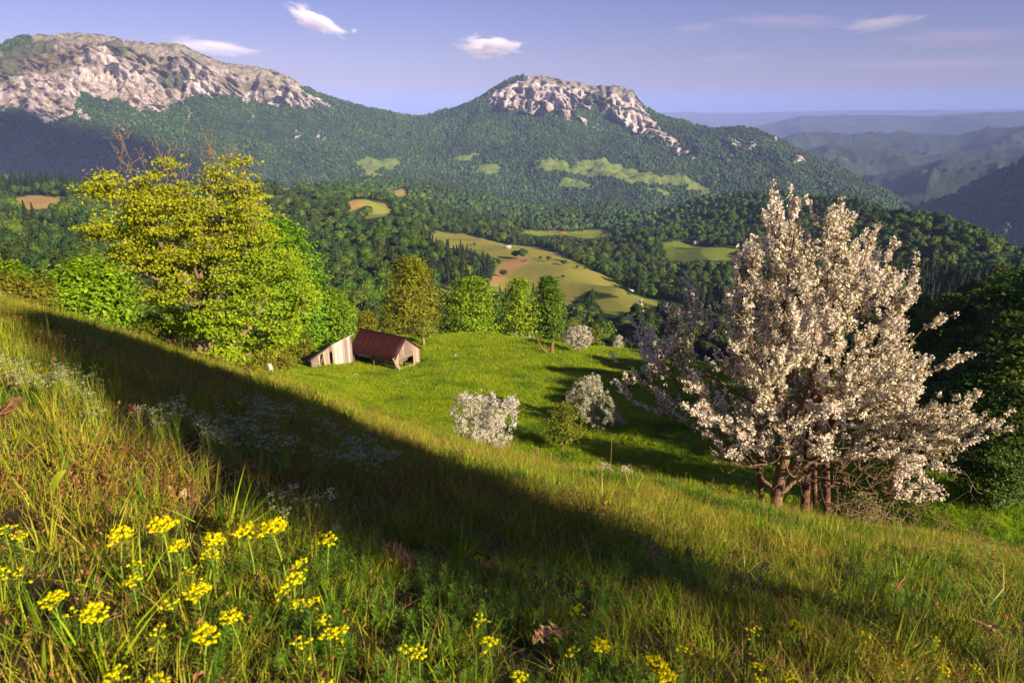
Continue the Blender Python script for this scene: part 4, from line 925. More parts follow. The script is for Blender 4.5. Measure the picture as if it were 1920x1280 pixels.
# straight reddish stems of a younger tree behind it, and a dark slim one
for lab, pts, r0_, r1_, dr in [("straight reddish brown trunk with ring marks standing behind the blossom tree's main trunk", [(1507, 985), (1510, 930), (1514, 870), (1518, 800), (1530, 720)], 0.085, 0.06, 0.7), ("thin reddish trunk half hidden right of the ring-marked trunk", [(1530, 985), (1527, 900), (1528, 820), (1540, 740)], 0.05, 0.035, 1.2), ("reddish trunk rising from the brushwood right of the blossom tree", [(1552, 985), (1550, 920), (1548, 860), (1562, 780), (1590, 700)], 0.07, 0.05, 0.9), ("dark slim curved trunk close left of the blossom tree's main trunk", [(1432, 965), (1425, 900), (1424, 860), (1440, 800)], 0.05, 0.035, 0.4)]:
    p3 = P([a for a, b in pts], [b for a, b in pts], R1_ + dr); b3 = p3[0].copy(); b3[2] = ground1(b3[0], b3[1]) - 0.1; p3[0] = b3
    tt = empty("young_tree", tuple(b3), lab, "tree"); obj("trunk", mesh_np("young_trunk", *tubeline(p3 - b3, r0_, r1_, 9), [B_RED], True), tt)
    rg2 = np.random.default_rng(int(pts[0][0])); top_ = p3[-1] - b3; tg2 = top_ + rg2.normal(0, 1, (24, 3)) * [0.35, 0.35, 0.45]; ps, pr2 = mst(np.array([p3[-2] - b3, top_]), [-1, 0], tg2, 0.4); obj("branch", mesh_np("young_branches", *tubes(ps, pr2, np.full(len(ps), 0.008)), [B_RED], True), tt)['kind'] = 'stuff'
# brushwood: a tangle of dead twigs at the foot
def brush(name, label, cx, cy, r, spread, n, seed, mat, hgt=0.9, rad_=0.006):
    rng = np.random.default_rng(seed); b = at(cx, cy, r); roots = np.array([[0, 0, -0.05]]); k = 6
    st = rng.normal(0, 1, (k, 3)) * [spread * 0.5, spread * 0.25, 0]; st[:, 2] = 0.0; roots = np.concatenate([roots, st])
    tg = rng.normal(0, 1, (n, 3)) * [spread * 0.75, spread * 0.4, 0]; tg[:, 2] = np.abs(rng.normal(0, 0.5, n)) * hgt; 
    for q in (roots, tg): q[:, 2] += np.array([ground1(b[0] + v[0], b[1] + v[1]) for v in q]) - b[2]
    ps, pr = mst(roots, [-1] + [0] * k, tg, 0.15); ps, pr = split_edges(ps, pr, 1, 0.16, rng, 0.22); rd, _ = radii(pr, 0.0022, 2.6); rd = np.clip(rd, 0.0035, 0.035)
    o = empty(name, tuple(b), label, "brushwood"); obj("twig", mesh_np(name + "_twigs", *tubes(ps, pr, rd), [mat], True), o)['kind'] = 'stuff'; return o
B_DEAD = bark_mat("dead_wood", (0.13, 0.08, 0.055), (0.36, 0.24, 0.17), 12)
brush("brush_pile", "tangle of dead branches and roots at the foot of the blossom tree", 1590, 985, 11.9, 0.9, 170, 3, B_DEAD, 0.8)
brush("brush_pile", "dead twiggy brush under the blossom tree's right boughs", 1680, 985, 12.1, 1.0, 210, 5, B_DEAD, 1.3)
brush("brush_pile", "thin dead twigs left of the blossom tree's trunk", 1405, 960, 11.9, 0.5, 70, 7, B_DEAD, 1.0)
brush("fallen_branch", "fallen dead branch lying at the right end of the brushwood", 1735, 1000, 11.6, 0.7, 45, 9, B_DEAD, 0.5)
grow("shrub_thicket", "sage green shrub growing inside the brushwood right of the blossom tree", 1665, 12.6, 930, 52, B_RED, L_SAGE, z0=0.0, ntw=120, nleaf=2200, size=0.045, low=0.9, cat="shrub", rmin=0.0, trunk_r=0.03)
# small blossoming trees
def blossom_small(label, px, r, top, hw, seed, z0=0.18, nt=420, per=7, psz=0.07, leafsh=0.12, petal=None, leaf=None, trunk=0.09, name="blossom_tree", cat="tree", lean=(0, 0), grp=None, stems=1, poly=None):
    q, h, mpp = spot(px, r, top); w = hw * mpp; rng = np.random.default_rng(seed); stems_ = stems
    base = [[0, 0, -0.1]]; pr = [-1]
    for s_ in range(stems):
        a = rng.uniform(0, 6.28); p = 0
        for t in (0.12, 0.28, 0.45): base.append([lean[0] * t * h + np.cos(a) * t * w * 0.5 * (stems > 1), lean[1] * t * h + np.sin(a) * t * w * 0.4 * (stems > 1), t * h]); pr.append(p); p = len(base) - 1
    tg = blob_points(nt, rng, w * 0.95, w * 0.95, h * z0, h, 0.4, 0.5, low=0.55)
    if poly is not None:
        tg = shape_points(poly, r, int(nt * 1.5), w * .8, rng, px) - q; tg = tg[fbm(tg[:, 0] / (w * .4), tg[:, 1] / (w * .4), tg[:, 2] / (w * .4), 2, seed) > -.12]
    n0 = len(base); ps, pp = mst(np.array(base), pr, tg, 0.4, up=0.3); ps, pp = split_edges(ps, pp, n0, 0.07, rng, h * 0.08); rd, _ = radii(pp, 0.004, 2.3); rd *= trunk / rd[0]; rd = np.maximum(rd, 0.006)
    t = empty(name, tuple(q), label, cat, grp); obj("trunk", mesh_np(name + "_wood", *tubes(ps, pp, rd), [B_BROWN], True), t)
    i = rng.integers(n0, len(ps), nt * 3); d = unit(rng.normal(0, .5, (nt * 3, 3)) + [0, 0, .6]); L_ = rng.uniform(0.02, 0.09, nt * 3) * h; s = rng.uniform(0, 1, (nt * 3, 3))
    c = (ps[i][:, None] + d[:, None] * (L_[:, None] * s)[..., None]).reshape(-1, 3)
    a, b = clusters(c, per, psz * 0.8, psz, rng, leafsh); obj("blossom", mesh_np(name + "_blossoms", *a, [petal or PETAL_W]), t)['kind'] = 'stuff'; obj("leaves", mesh_np(name + "_leaves", *b, [leaf or L_BUD]), t)['kind'] = 'stuff'; return t
blossom_small("bushy white blossom tree just beyond the sunlit grass rim", 910, 41, 737, 60, 31, z0=0.16, nt=420, per=4, psz=0.075, stems=3, poly=[(858, 748), (868, 738), (885, 746), (900, 737), (912, 748), (930, 735), (942, 744), (958, 740), (972, 752), (962, 768), (972, 782), (964, 800), (986, 828), (962, 838), (935, 842), (918, 826), (895, 834), (872, 822), (848, 812), (856, 790), (846, 772)])
blossom_small("pale green and white blossom tree behind the small olive tree in the dip", 1118, 52, 709, 55, 32, z0=0.16, nt=400, per=4, psz=0.08, leafsh=0.5, leaf=L_SAGE, stems=3, poly=[(1062, 738), (1082, 716), (1100, 706), (1125, 708), (1128, 725), (1150, 752), (1155, 775), (1176, 790), (1178, 806), (1160, 812), (1140, 806), (1118, 815), (1100, 790), (1080, 765), (1064, 760)])
blossom_small("small white blossom tree beside the dead stump on the far meadow", 1085, 90, 614, 31, 33, z0=0.3, nt=220, per=4, psz=0.12, leafsh=0.3, leaf=L_SAGE, lean=(0.1, 0), trunk=0.13)
blossom_small("tiny pale blossom tree far right beyond the meadow fence", 1160, 112, 630, 11, 34, z0=0.35, nt=60, per=3, psz=0.16, leafsh=0.3, leaf=L_SAGE)
blossom_small("low twiggy shrub with pale blossom, left of two at the grass rim", 1145, 15.5, 868, 22, 35, z0=0.05, nt=70, per=3, psz=0.018, name="blossom_shrub", cat="shrub", trunk=0.015, leafsh=0.2, stems=3)
blossom_small("low twiggy shrub with pale blossom, right of two at the grass rim", 1188, 15.5, 876, 26, 36, z0=0.05, nt=80, per=3, psz=0.018, name="blossom_shrub", cat="shrub", trunk=0.015, leafsh=0.2, stems=4, petal=PETAL)
blossom_small("pale flowering bush under the touching pair of green trees, left one", 968, 108, 622, 14, 37, z0=0.0, nt=50, per=3, psz=0.15, leafsh=0.5, leaf=L_SAGE, name="blossom_shrub", cat="shrub")
blossom_small("pale flowering bush under the touching pair of green trees, right one", 992, 108, 624, 12, 38, z0=0.0, nt=50, per=3, psz=0.15, leafsh=0.5, leaf=L_SAGE, name="blossom_shrub", cat="shrub")
# the steep wood on the right and behind the blossom tree
L_WOOD = leaf_mat('wood_leaves', [(0.026, 0.07, 0.008), (0.055, 0.12, 0.010), (0.095, 0.17, 0.013)], 0.3)
rng = np.random.default_rng(77); WOODP = []
for k_ in range(5):
    h = 12.0; a, b = leafy_tree("wood_tree", rng, h, 4.2, 4.2, 1.0, 420, 7000, 0.42, (B_GREY, L_WOOD if k_ < 3 else L_MID), 0.4, 0.45, trunk_r=0.2, spread=0.5, low=0.6, flat=0.5, upw=0.9)
    WOODP.append((a, b))
spots = []
for px, r, s in [(1905, 56, .8), (1862, 62, .95), (1925, 72, 1.1), (1960, 60, 1.0), (1820, 70, .9), (1880, 84, 1.1), (1780, 76, .9), (1840, 95, 1.1), (1930, 98, 1.2), (1800, 100, 1.1), (1760, 92, 1.0), (1725, 84, .9), (1890, 112, 1.1), (1850, 122, 1.1), (1950, 120, 1.2), (1810, 124, 1.1), (1770, 118, 1.1), (1735, 108, 1.0), (1700, 100, 1.0), (1660, 104, 1.0), (1680, 122, 1.1), (1720, 128, 1.1), (1640, 126, 1.0), (1600, 118, 1.0), (1560, 112, 1.0), (1520, 118, 1.0), (1480, 112, .9), (1440, 116, .9), (1400, 114, .9), (1360, 112, .8), (1320, 116, .8), (1280, 142, .8), (1240, 146, .7), (1200, 150, .7), (1870, 138, 1.1), (1910, 142, 1.1), (1830, 146, 1.1), (1790, 142, 1.1), (1750, 146, 1.1), (1340, 132, 1.0), (1420, 134, 1.0), (1500, 136, 1.0), (1580, 138, 1.0), (1300, 150, .8), (1260, 154, .8), (1350, 122, .6), (1900, 165, 1.1), (1840, 170, 1.1), (1780, 168, 1.1), (1720, 165, 1.1), (1960, 165, 1.1)]:
    if px < 1520 and r < 128: r += 24
    spots.append((px + rng.uniform(-8, 8), r, s * (.58 if r > 90 else .9)))
proto_w = []
OUTS = [(44, 34, 1.2), (52, 38, 1.3), (40, 38, 1.0)]  # more trees of the wood, out of view, added to shade the right bank
spots += [(None, (x, y), s) for x, y, s in OUTS]
spots += [(1800, 47, .45), (1850, 44, .5), (1890, 46, .6), (1930, 44, .6), (1960, 48, .7), (1835, 52, .6), (1775, 54, .5), (1905, 51, .75), (1870, 55, .75), (1790, 62, .7), (1750, 64, .6), (1730, 72, .7), (1700, 78, .7), (1940, 39, .5), (1920, 38, .35), (1760, 49, .3)]
for i, (px, r, s) in enumerate(spots):
    k_ = i % 5; q = at(px, 640, r, -0.3) if px is not None else np.array([r[0], r[1], ground1(*r) - .3])
    if i < 5:
        t = empty("forest_tree", (0, 0, 0), "", "tree", "trees of the steep dark wood on the right"); obj("trunk", WOODP[k_][0], t); obj("crown", WOODP[k_][1], t)['kind'] = 'stuff'; proto_w.append(t)
    else: t = copy_tree(proto_w[k_])
    t.location = tuple(q); t.rotation_euler = (0, 0, rng.uniform(0, 6.28)); t.scale = (s * rng.uniform(.9, 1.1), s * rng.uniform(.9, 1.1), s * rng.uniform(.9, 1.15))
    t['label'] = "shaded dark green tree of the steep wood behind and right of the blossom tree"
# ------------------------------------------------------------------ the barn, the shed, posts and stones
def wood_mat(name, a, b, c):
    m, nt, out = new_mat(name); oi = N(nt, "ShaderNodeObjectInfo")
    n = noise_tex(nt, 5.0, 6, 0.7, vscale=(6, 6, 0.5))
    col = ramp(nt, n.outputs[0], [(0.3, a), (0.5, b), (0.72, c)])
    mr = N(nt, "ShaderNodeMapRange", i3=0.42, i4=1.1); nt.links.new(oi.outputs['Random'], mr.inputs[0])
    h = N(nt, "ShaderNodeHueSaturation"); nt.links.new(col, h.inputs['Color']); nt.links.new(mr.outputs[0], h.inputs['Value'])
    p = N(nt, "ShaderNodeBsdfPrincipled"); p.inputs['Roughness'].default_value = 0.9; p.inputs['Specular IOR Level'].default_value = 0.1
    nt.links.new(h.outputs[0], p.inputs['Base Color']); nt.links.new(p.outputs[0], out.inputs[0]); return m
M_PLANK = wood_mat("weathered_planks", (0.13, 0.085, 0.065), (0.34, 0.26, 0.22), (0.50, 0.42, 0.37))
M_PLANKP = wood_mat("bleached_planks", (0.24, 0.17, 0.15), (0.52, 0.43, 0.41), (0.66, 0.58, 0.56))
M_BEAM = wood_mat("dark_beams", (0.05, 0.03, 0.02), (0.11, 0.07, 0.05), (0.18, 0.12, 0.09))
def roof_mat():
    m, nt, out = new_mat("rust_red_sheet"); n = noise_tex(nt, 1.6, 6, 0.7, vscale=(1, 1, 1)); n2 = noise_tex(nt, 0.5, 3, 0.6)
    col = ramp(nt, n.outputs[0], [(0.3, (0.026, 0.005, 0.005)), (0.7, (0.044, 0.009, 0.008))]); col = mixc(nt, ramp(nt, n2.outputs[0], [(0.55, 0.0), (0.75, 0.5)]), col, (0.07, 0.018, 0.010))
    p = N(nt, "ShaderNodeBsdfPrincipled"); p.inputs['Roughness'].default_value = 0.6; p.inputs['Specular IOR Level'].default_value = 0.3; nt.links.new(col, p.inputs['Base Color']); nt.links.new(p.outputs[0], out.inputs[0]); return m
M_ROOF = roof_mat(); M_TIN = flat_mat("pale_tin_sheet", (0.42, 0.38, 0.36), (0.62, 0.57, 0.55), 3.0, 0.5)
M_ROCK = flat_mat("pale_stone", (0.26, 0.23, 0.20), (0.48, 0.44, 0.40), 7.0, 0.9, bump=0.5)
_bc = {}
def boxmesh(mat):
    if mat.name not in _bc:
        V = np.array([[x, y, z] for x in (-.5, .5) for y in (-.5, .5) for z in (0, 1)], float)
        # slightly chamfered ends so that boards are not perfect blocks
        V[1, 2] += 0.012; V[7, 2] -= 0.015
        Fq = np.array([[0, 1, 3, 2], [4, 6, 7, 5], [0, 4, 5, 1], [2, 3, 7, 6], [0, 2, 6, 4], [1, 5, 7, 3]])
        _bc[mat.name] = mesh_np("board_" + mat.name, V, Fq, [mat])
    return _bc[mat.name]
from mathutils import Matrix
def board(name, parent, a, b, w, th, nrm, mat):
    """a board from a to b (parent's space), w wide, th thick, its flat side facing nrm"""
    a, b, nrm = Vector(a), Vector(b), Vector(nrm).normalized(); z = (b - a); L_ = z.length; z.normalize(); x = nrm.cross(z).normalized(); y = z.cross(x)
    o = obj(name, boxmesh(mat), parent)
    o.matrix_local = Matrix(((x[0] * w, y[0] * th, z[0] * L_, a[0]), (x[1] * w, y[1] * th, z[1] * L_, a[1]), (x[2] * w, y[2] * th, z[2] * L_, a[2]), (0, 0, 0, 1)))
    return o
rb = np.random.default_rng(17)
def G(p): return ground1(p[0], p[1])
# barn
O = at(740, 688, 77.0); ud = np.array([-0.885, 0.466, 0]); wd = np.array([0.466, 0.885, 0]); LB, WB, WR = 6.4, 5.0, 2.1
ZE, ZR, ZF = 1.75, 3.55, 1.35                            # near eave, ridge, far eave above O
barn = empty("barn", tuple(O), "open wooden barn with a dark red sheet roof on the meadow", "barn")
def bp(u, w, z): return ud * u + wd * w + np.array([0, 0, z])
def gz_(u, w): return G(O + ud * u + wd * w) - O[2]
def sheet(name, parent, c4, th, mat, nrib=0, label=None):
    """a roofing slope with standing ribs"""
    a, b, c, d = [np.array(v, float) for v in c4]; n = unit(np.cross(b - a, d - a)); V, Fq = [], []
    k = max(nrib, 1); prof = []
    for i in range(k):
        for s_, hgt in ((0.0, 0), (0.88, 0), (0.91, .007), (0.96, .007)): prof.append(((i + s_) / k, hgt))
    prof.append((1.0, 0))
    top = []
    for t, hgt in prof: top.append((a + (b - a) * t + n * hgt, d + (c - d) * t + n * hgt))
    V = [v for pr in top for v in pr]; m_ = len(V); V += [v - n * th for v in V]
    for i in range(len(prof) - 1):
        q = [2 * i, 2 * i + 2, 2 * i + 3, 2 * i + 1]; Fq.append(q); Fq.append([m_ + j for j in q[::-1]])
    e = 2 * (len(prof) - 1); Fq += [[0, 1, m_ + 1, m_], [e + 1, e, m_ + e, m_ + e + 1]]
    for i in range(len(prof) - 1): Fq += [[2 * i + 2, 2 * i, m_ + 2 * i, m_ + 2 * i + 2], [2 * i + 1, 2 * i + 3, m_ + 2 * i + 3, m_ + 2 * i + 1]]
    return tag(obj(name, mesh_np(name, np.array(V), np.array(Fq), [mat]), parent), label)
ov = 0.35
sheet("roof", barn, [bp(-ov, WR, ZR), bp(LB + ov, WR, ZR + 0.12), bp(LB + ov, -ov, ZE - .25), bp(-ov, -ov, ZE - .28)], 0.05, M_ROOF, 9, "dark red roof slope facing the meadow")
sheet("roof", barn, [bp(LB + ov, WR + 0.004, ZR + 0.12), bp(-ov, WR + 0.004, ZR), bp(-ov, WB + .3, ZF - .2), bp(LB + ov, WB + .3, ZF - .2)], 0.05, M_ROOF, 9, "dark roof slope facing away")
board("ridge_cap", barn, bp(-ov - .02, WR, ZR + 0.035), bp(LB + ov + .02, WR, ZR + 0.155), 0.22, 0.05, (0, 0, 1), M_ROOF)
for u_, w_, zt in ((0.08, 0.08, ZE - .1), (LB * 0.5, 0.08, ZE - .1), (LB - .1, 0.08, ZE - .1), (0.08, WB - .1, ZF - .1), (LB - .1, WB - .1, ZF - .1), (0.08, WR, ZR - .1)):
    board("post", barn, bp(u_, w_, gz_(u_, w_) - 0.3), bp(u_, w_, zt), 0.18, 0.18, tuple(wd), M_BEAM)
board("beam", barn, bp(0, 0.08, ZE - .22), bp(LB, 0.08, ZE - .2), 0.16, 0.16, (0, 0, 1), M_BEAM)
def roof_z(w): return ZE + (ZR - ZE) * w / WR if w < WR else ZR - (ZR - ZF) * (w - WR) / (WB - WR)
# gable end towards the sun: upright boards above, cross boards and a dark opening below
w_ = 0.05; i = 0
while w_ < WB - 0.05:
    wid = rb.uniform(0.17, 0.27); wm = w_ + wid / 2; zt = roof_z(wm) - 0.12; g0 = gz_(0, wm)
    zb = g0 - 0.1 if (wm < 0.75 or wm > 3.75) else 1.32 + rb.uniform(-.03, .03)
    board("plank", barn, bp(-0.04 + rb.uniform(-.012, .012), wm, zb), bp(-0.04 + rb.uniform(-.01, .02), wm + rb.uniform(-.015, .015), zt), wid - 0.02, 0.03, tuple(-ud), M_PLANK); w_ += wid; i += 1
for k_ in range(5):
    z_ = 0.62 + k_ * 0.17; w0_ = 0.80 + 0.1 * (k_ < 2); w1_ = 3.7 - (2.2 if k_ == 0 else 1.2 if k_ == 1 else 0)
    board("plank", barn, bp(-0.05, w0_, z_ + .02), bp(-0.05, w1_, z_ - 0.10 + rb.uniform(-.03, .03)), 0.15, 0.03, tuple(-ud), M_PLANK)
for k_ in range(2): board("leaning_plank", barn, bp(-0.75 + 0.05 * k_, 0.15 + 0.26 * k_, gz_(-0.75, .2 + .26 * k_) - .05), bp(-0.14, -0.42 + 0.25 * k_, 1.72), 0.15, 0.03, tuple(-ud + [0, 0, .5]), M_PLANK)
# front, open under the eave: boarding near the top and a rack of slats
w_ = 0
for k_ in range(11):
    u_ = LB - 0.2 - k_ * 0.26; board("plank", barn, bp(u_, 0.02, ZE - .78 + rb.uniform(-.06, .1)), bp(u_, 0.02, ZE - .22), 0.24, 0.03, tuple(-wd), M_PLANK)
for k_ in range(9): board("slat", barn, bp(0.35 + k_ * 0.34, 0.35, 0.55), bp(0.35 + k_ * 0.34, 0.22, 1.15), 0.09, 0.04, tuple(-wd), M_PLANKP)
board("rail", barn, bp(0.1, 0.33, 0.55), bp(3.4, 0.33, 0.6), 0.10, 0.08, tuple(-wd), M_BEAM); board("rail", barn, bp(0.1, 0.22, 1.15), bp(3.4, 0.22, 1.2), 0.09, 0.07, tuple(-wd), M_BEAM)
# back and far walls so that the inside is dark
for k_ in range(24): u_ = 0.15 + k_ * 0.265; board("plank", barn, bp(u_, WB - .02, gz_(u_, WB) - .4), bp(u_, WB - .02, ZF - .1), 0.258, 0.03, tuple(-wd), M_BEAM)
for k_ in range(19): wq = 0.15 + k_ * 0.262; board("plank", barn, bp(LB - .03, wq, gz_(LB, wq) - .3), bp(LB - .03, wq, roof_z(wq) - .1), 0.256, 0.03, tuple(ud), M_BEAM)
for k_ in range(4): board("foundation_stone", barn, bp(-.1, 0.9 + k_ * .9, gz_(-.1, .9 + k_ * .9) - .1), bp(-.1, .9 + k_ * .9, gz_(-.1, .9 + k_ * .9) + rb.uniform(.1, .2)), 0.7, 0.3, tuple(-ud), M_ROCK)
# shed: a leaning front of upright planks, roof falling to the left
A0 = at(584, 682, 79.0); A1 = at(662, 677, 80.6); sd = unit((A1 - A0) * [1, 1, 0]); WS = float(np.hypot(*(A1 - A0)[:2])); bd = np.array([-sd[1], sd[0], 0])
shed = empty("shed", tuple(A0), "leaning grey wooden shed with tin lean-to roof beside the barn", "shed")
def spt(s_, b_, z): return sd * s_ + bd * b_ + np.array([0, 0, z])
def top_z(s_): t = s_ / WS; return np.interp(t, [0, .5, 1], [1.15, 2.45, 3.2])
def sg(s_, b_=0.0): return G(A0 + sd * s_ + bd * b_) - A0[2]
s_ = 0.0
while s_ < WS - 0.02:
    wid = min(rb.uniform(0.18, 0.30), WS - s_); m_ = s_ + wid / 2; t = m_ / WS
    mat = M_PLANKP if t > .55 else M_PLANK; lo = sg(m_) - .15; hi = top_z(m_) - .04
    skip = (0.20 < t < .28) or (.44 < t < .52)
    ln = 0.25 * (t - .5)
    if not skip: board("plank", shed, spt(m_ - ln * .4, rb.uniform(-.02, .02), lo + (rb.uniform(0, .25) if t > .55 else 0)), spt(m_, 0.05 + rb.uniform(-.02, .02), hi), wid - 0.018, 0.03, tuple(-bd), mat)
    else: board("plank", shed, spt(m_, 0, hi - (.75 if t > .4 else .25)), spt(m_, 0.05, hi), wid - 0.018, 0.03, tuple(-bd), mat)
    s_ += wid
for t in (0.0, .19, .3, .43, .53, 1.0): board("post", shed, spt(WS * t, 0.1, sg(WS * t) - .3), spt(WS * t, 0.1, top_z(WS * t) - .06), 0.13, 0.13, tuple(-bd), M_PLANKP if t in (.19, .43, .53) else M_BEAM)
for k_ in range(7): board("plank", shed, spt(WS * .02, -.025, .25 + k_ * .12 + sg(0)), spt(WS * .19, -.025, .25 + k_ * .12 + sg(WS * .19)), 0.10, 0.025, tuple(-bd), M_PLANK)
board("brace", shed, spt(WS * .2, .02, sg(WS * .2) + .05), spt(WS * .3, .02, 1.5), 0.09, 0.05, tuple(-bd), M_PLANK)
DS = 2.6
sheet("roof", shed, [spt(-.25, -.2, top_z(0) - .1), spt(WS * .5, -.2, 2.52), spt(WS * .5, DS, 1.4), spt(-.25, DS, top_z(0) - .9)], .04, M_BEAM, 5, "dark low roof slope of the shed")
sheet("roof", shed, [spt(WS * .5 + .003, -.25, 2.54), spt(WS + .35, -.25, 3.42), spt(WS + .35, DS, 2.2), spt(WS * .5 + .003, DS, 1.4)], .04, M_TIN, 5, "pale tin roof slope of the shed")
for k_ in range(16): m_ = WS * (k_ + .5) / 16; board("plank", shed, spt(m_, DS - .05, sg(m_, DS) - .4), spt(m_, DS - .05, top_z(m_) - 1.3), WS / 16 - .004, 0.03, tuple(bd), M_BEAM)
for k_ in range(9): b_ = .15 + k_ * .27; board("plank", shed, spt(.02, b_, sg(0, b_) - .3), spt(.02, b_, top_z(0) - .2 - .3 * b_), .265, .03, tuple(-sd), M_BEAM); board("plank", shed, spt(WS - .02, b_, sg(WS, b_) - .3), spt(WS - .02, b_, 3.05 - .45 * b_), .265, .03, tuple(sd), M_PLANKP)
# fence posts
def post(label, px, r, top, wpx=3.0, lean=0.0, mat=None):
    q, h, mpp = spot(px, r, top); w = max(0.05, wpx * mpp); rg3 = np.random.default_rng(int(px)); t = np.linspace(0, 1, 5)
    pts = np.stack([lean * t * h, 0.02 * np.sin(t * 4), -0.2 + (h + .2) * t], -1)
    V, f = tubeline(pts, w * .55, w * .45, 6); k = len(V) // 6; V = np.concatenate([V, [pts[-1] + [0, 0, w * .2]]]); n = len(V) - 1
    cap = np.array([[(k - 1) * 6 + j, (k - 1) * 6 + (j + 1) % 6, n] for j in range(6)])
    o = obj("fence_post", mesh_np("fence_post", V, [f, cap], [mat or B_PALE], False), None, tuple(q)); tag(o, label, "fence post", "posts of the old meadow fence")
post("short pale fence post left of the touching pair of trees, behind the meadow crest", 857, 106, 627, 1.6)
post("pale fence post on the meadow crest under the pyramidal green tree", 885, 102, 626, 2.6)
post("pale fence post below the touching pair of green trees", 972, 96, 637, 2.0)
post("dark fence post next to the pale one below the touching pair of trees", 1000, 92, 639, 2.2, mat=B_BROWN)
post("fence post between the meadow crest posts and the dead stump", 1021, 88, 644, 2.0, mat=B_BROWN)
post("thin dark fence post right of the small far blossom tree", 1110, 84, 664, 1.8, mat=B_BROWN)
post("dark fence post standing out of the sunlit grass rim beside the white blossom tree", 952, 30, 830, 2.4, mat=B_BROWN)
post("dark leaning post at the grass rim, left of the greenish one", 1003, 22, 838, 2.2, .08, B_BROWN)
post("tall dark post at the grass rim below the small olive tree", 1009, 24, 838, 2.8, .04, B_BROWN)
post("thin pale stick at the grass rim under the small olive tree", 1036, 22, 848, 1.4, 0.02)
post("thin bare pole with twigs in the dip right of the olive tree", 1157, 38, 818, 1.2, mat=B_BROWN)
# dead stump with an arm
q = at(1022, 668, 86); t = empty("dead_stump", tuple(q), "dark dead stump with a slanting bare arm beside the small far blossom tree", "stump")
obj("trunk", mesh_np("stump_trunk", *tubeline([[0.9, 0, -.2], [0.85, 0, .7], [1.0, .1, 1.7]], .32, .2, 7), [B_BROWN], True), t); obj("branch", mesh_np("stump_arm", *tubeline([[.4, 0, 0], [-.5, 0, .9], [-1.1, .1, 2.3]], .2, .06, 6), [B_BROWN], True), t)
# stones
def stone(label, px, r, w, seed):
    q = at(px, 640, r); cv, cf = ICO2; k = 1 + .3 * fbm(cv[:, 0] * 1.3, cv[:, 1] * 1.3, cv[:, 2] * 1.3, 3, seed); V = cv * k[:, None] * [w, w * .7, w * .5]; V[:, 2] += w * .15
    tag(obj("stone", mesh_np("stone", V, cf, [M_ROCK]), None, tuple(q)), label, "stone")
stone("pale stone lying alone on the meadow right of the barn", 852, 84, .42, 1); stone("flat pale stone in the grass below the shed", 661, 74, .38, 2)
q = at(508, 700, 56); t = obj("stump", mesh_np("white_stump", *tubeline([[0, 0, -.1], [.03, 0, .4], [-.03, 0, .75]], .2, .15, 7), [M_TIN], True), None, tuple(q)); tag(t, "short whitish stump at the meadow's left corner under the sapling", "stump")
# far houses
def house(label, px, r, w, d, h, roof, rz, mat=None):
    q = at(px, 640, r, -.3); t = empty("house", tuple(q), label, "house", None, rz)
    V = np.array([[x, y, z] for x in (-w / 2, w / 2) for y in (-d / 2, d / 2) for z in (0, h)]); Fq = np.array([[0, 1, 3, 2], [4, 6, 7, 5], [0, 4, 5, 1], [2, 3, 7, 6], [0, 2, 6, 4]])
    obj("wall", mesh_np("house_walls", V, Fq, [mat or M_WALL]), t); o_ = .5
    V = np.array([[x, y, z] for x in (-w / 2 - o_, w / 2 + o_) for (y, z) in ((-d / 2 - o_, h - .2), (0, h + d * .42), (d / 2 + o_, h - .2))]); Fc = [np.array([[0, 1, 4, 3], [1, 2, 5, 4]]), np.array([[0, 2, 1], [3, 4, 5]])]
    obj("roof", mesh_np("house_roof", V, Fc, [roof]), t)
    for k_ in (-1, 1):
        x = k_ * w * .25; V = np.array([[x - .5, -d / 2 - .03, h * .35], [x + .5, -d / 2 - .03, h * .35], [x + .5, -d / 2 - .03, h * .75], [x - .5, -d / 2 - .03, h * .75]]); obj("window", mesh_np("house_window", V, np.array([[0, 1, 2, 3]]), [M_DARK]), t)
M_WALL = flat_mat("whitewashed_wall", (0.6, 0.57, 0.53), (0.72, 0.7, 0.66), 1.0); M_DARK = flat_mat("dark_window", (0.02, 0.02, 0.025)); M_RED = flat_mat("red_roof_tiles", (0.42, 0.045, 0.04), (0.55, 0.08, 0.06), 1.0); M_GREYR = flat_mat("grey_roof", (0.3, 0.3, 0.32), (0.45, 0.45, 0.47), 1.0)
house("far house with a bright red roof, left of two on the green strip", 1025, 975, 9, 7, 3, M_RED, .3)
house("far house with a red roof, right of two on the green strip", 1048, 990, 12, 8, 3.5, M_RED, -.2)
house("small dark red roofed barn next to the two red roofed far houses", 1056, 985, 7, 6, 3, M_RED, .9, M_PLANK)
house("white far house on the upper edge of the right green meadow", 1290, 800, 7, 6, 3.2, M_GREYR, .2)
house("small grey roofed hut on the left brown clearing", 739, 690, 6, 4.5, 2.4, M_GREYR, -.3)
house("small pale hut on the crest of the dry clearing", 953, 580, 4, 3, 1.8, M_GREYR, .2)
house("tiny pale hut by the trees at the clearing's lower right", 1175, 410, 3.5, 3, 1.8, M_GREYR, .5)
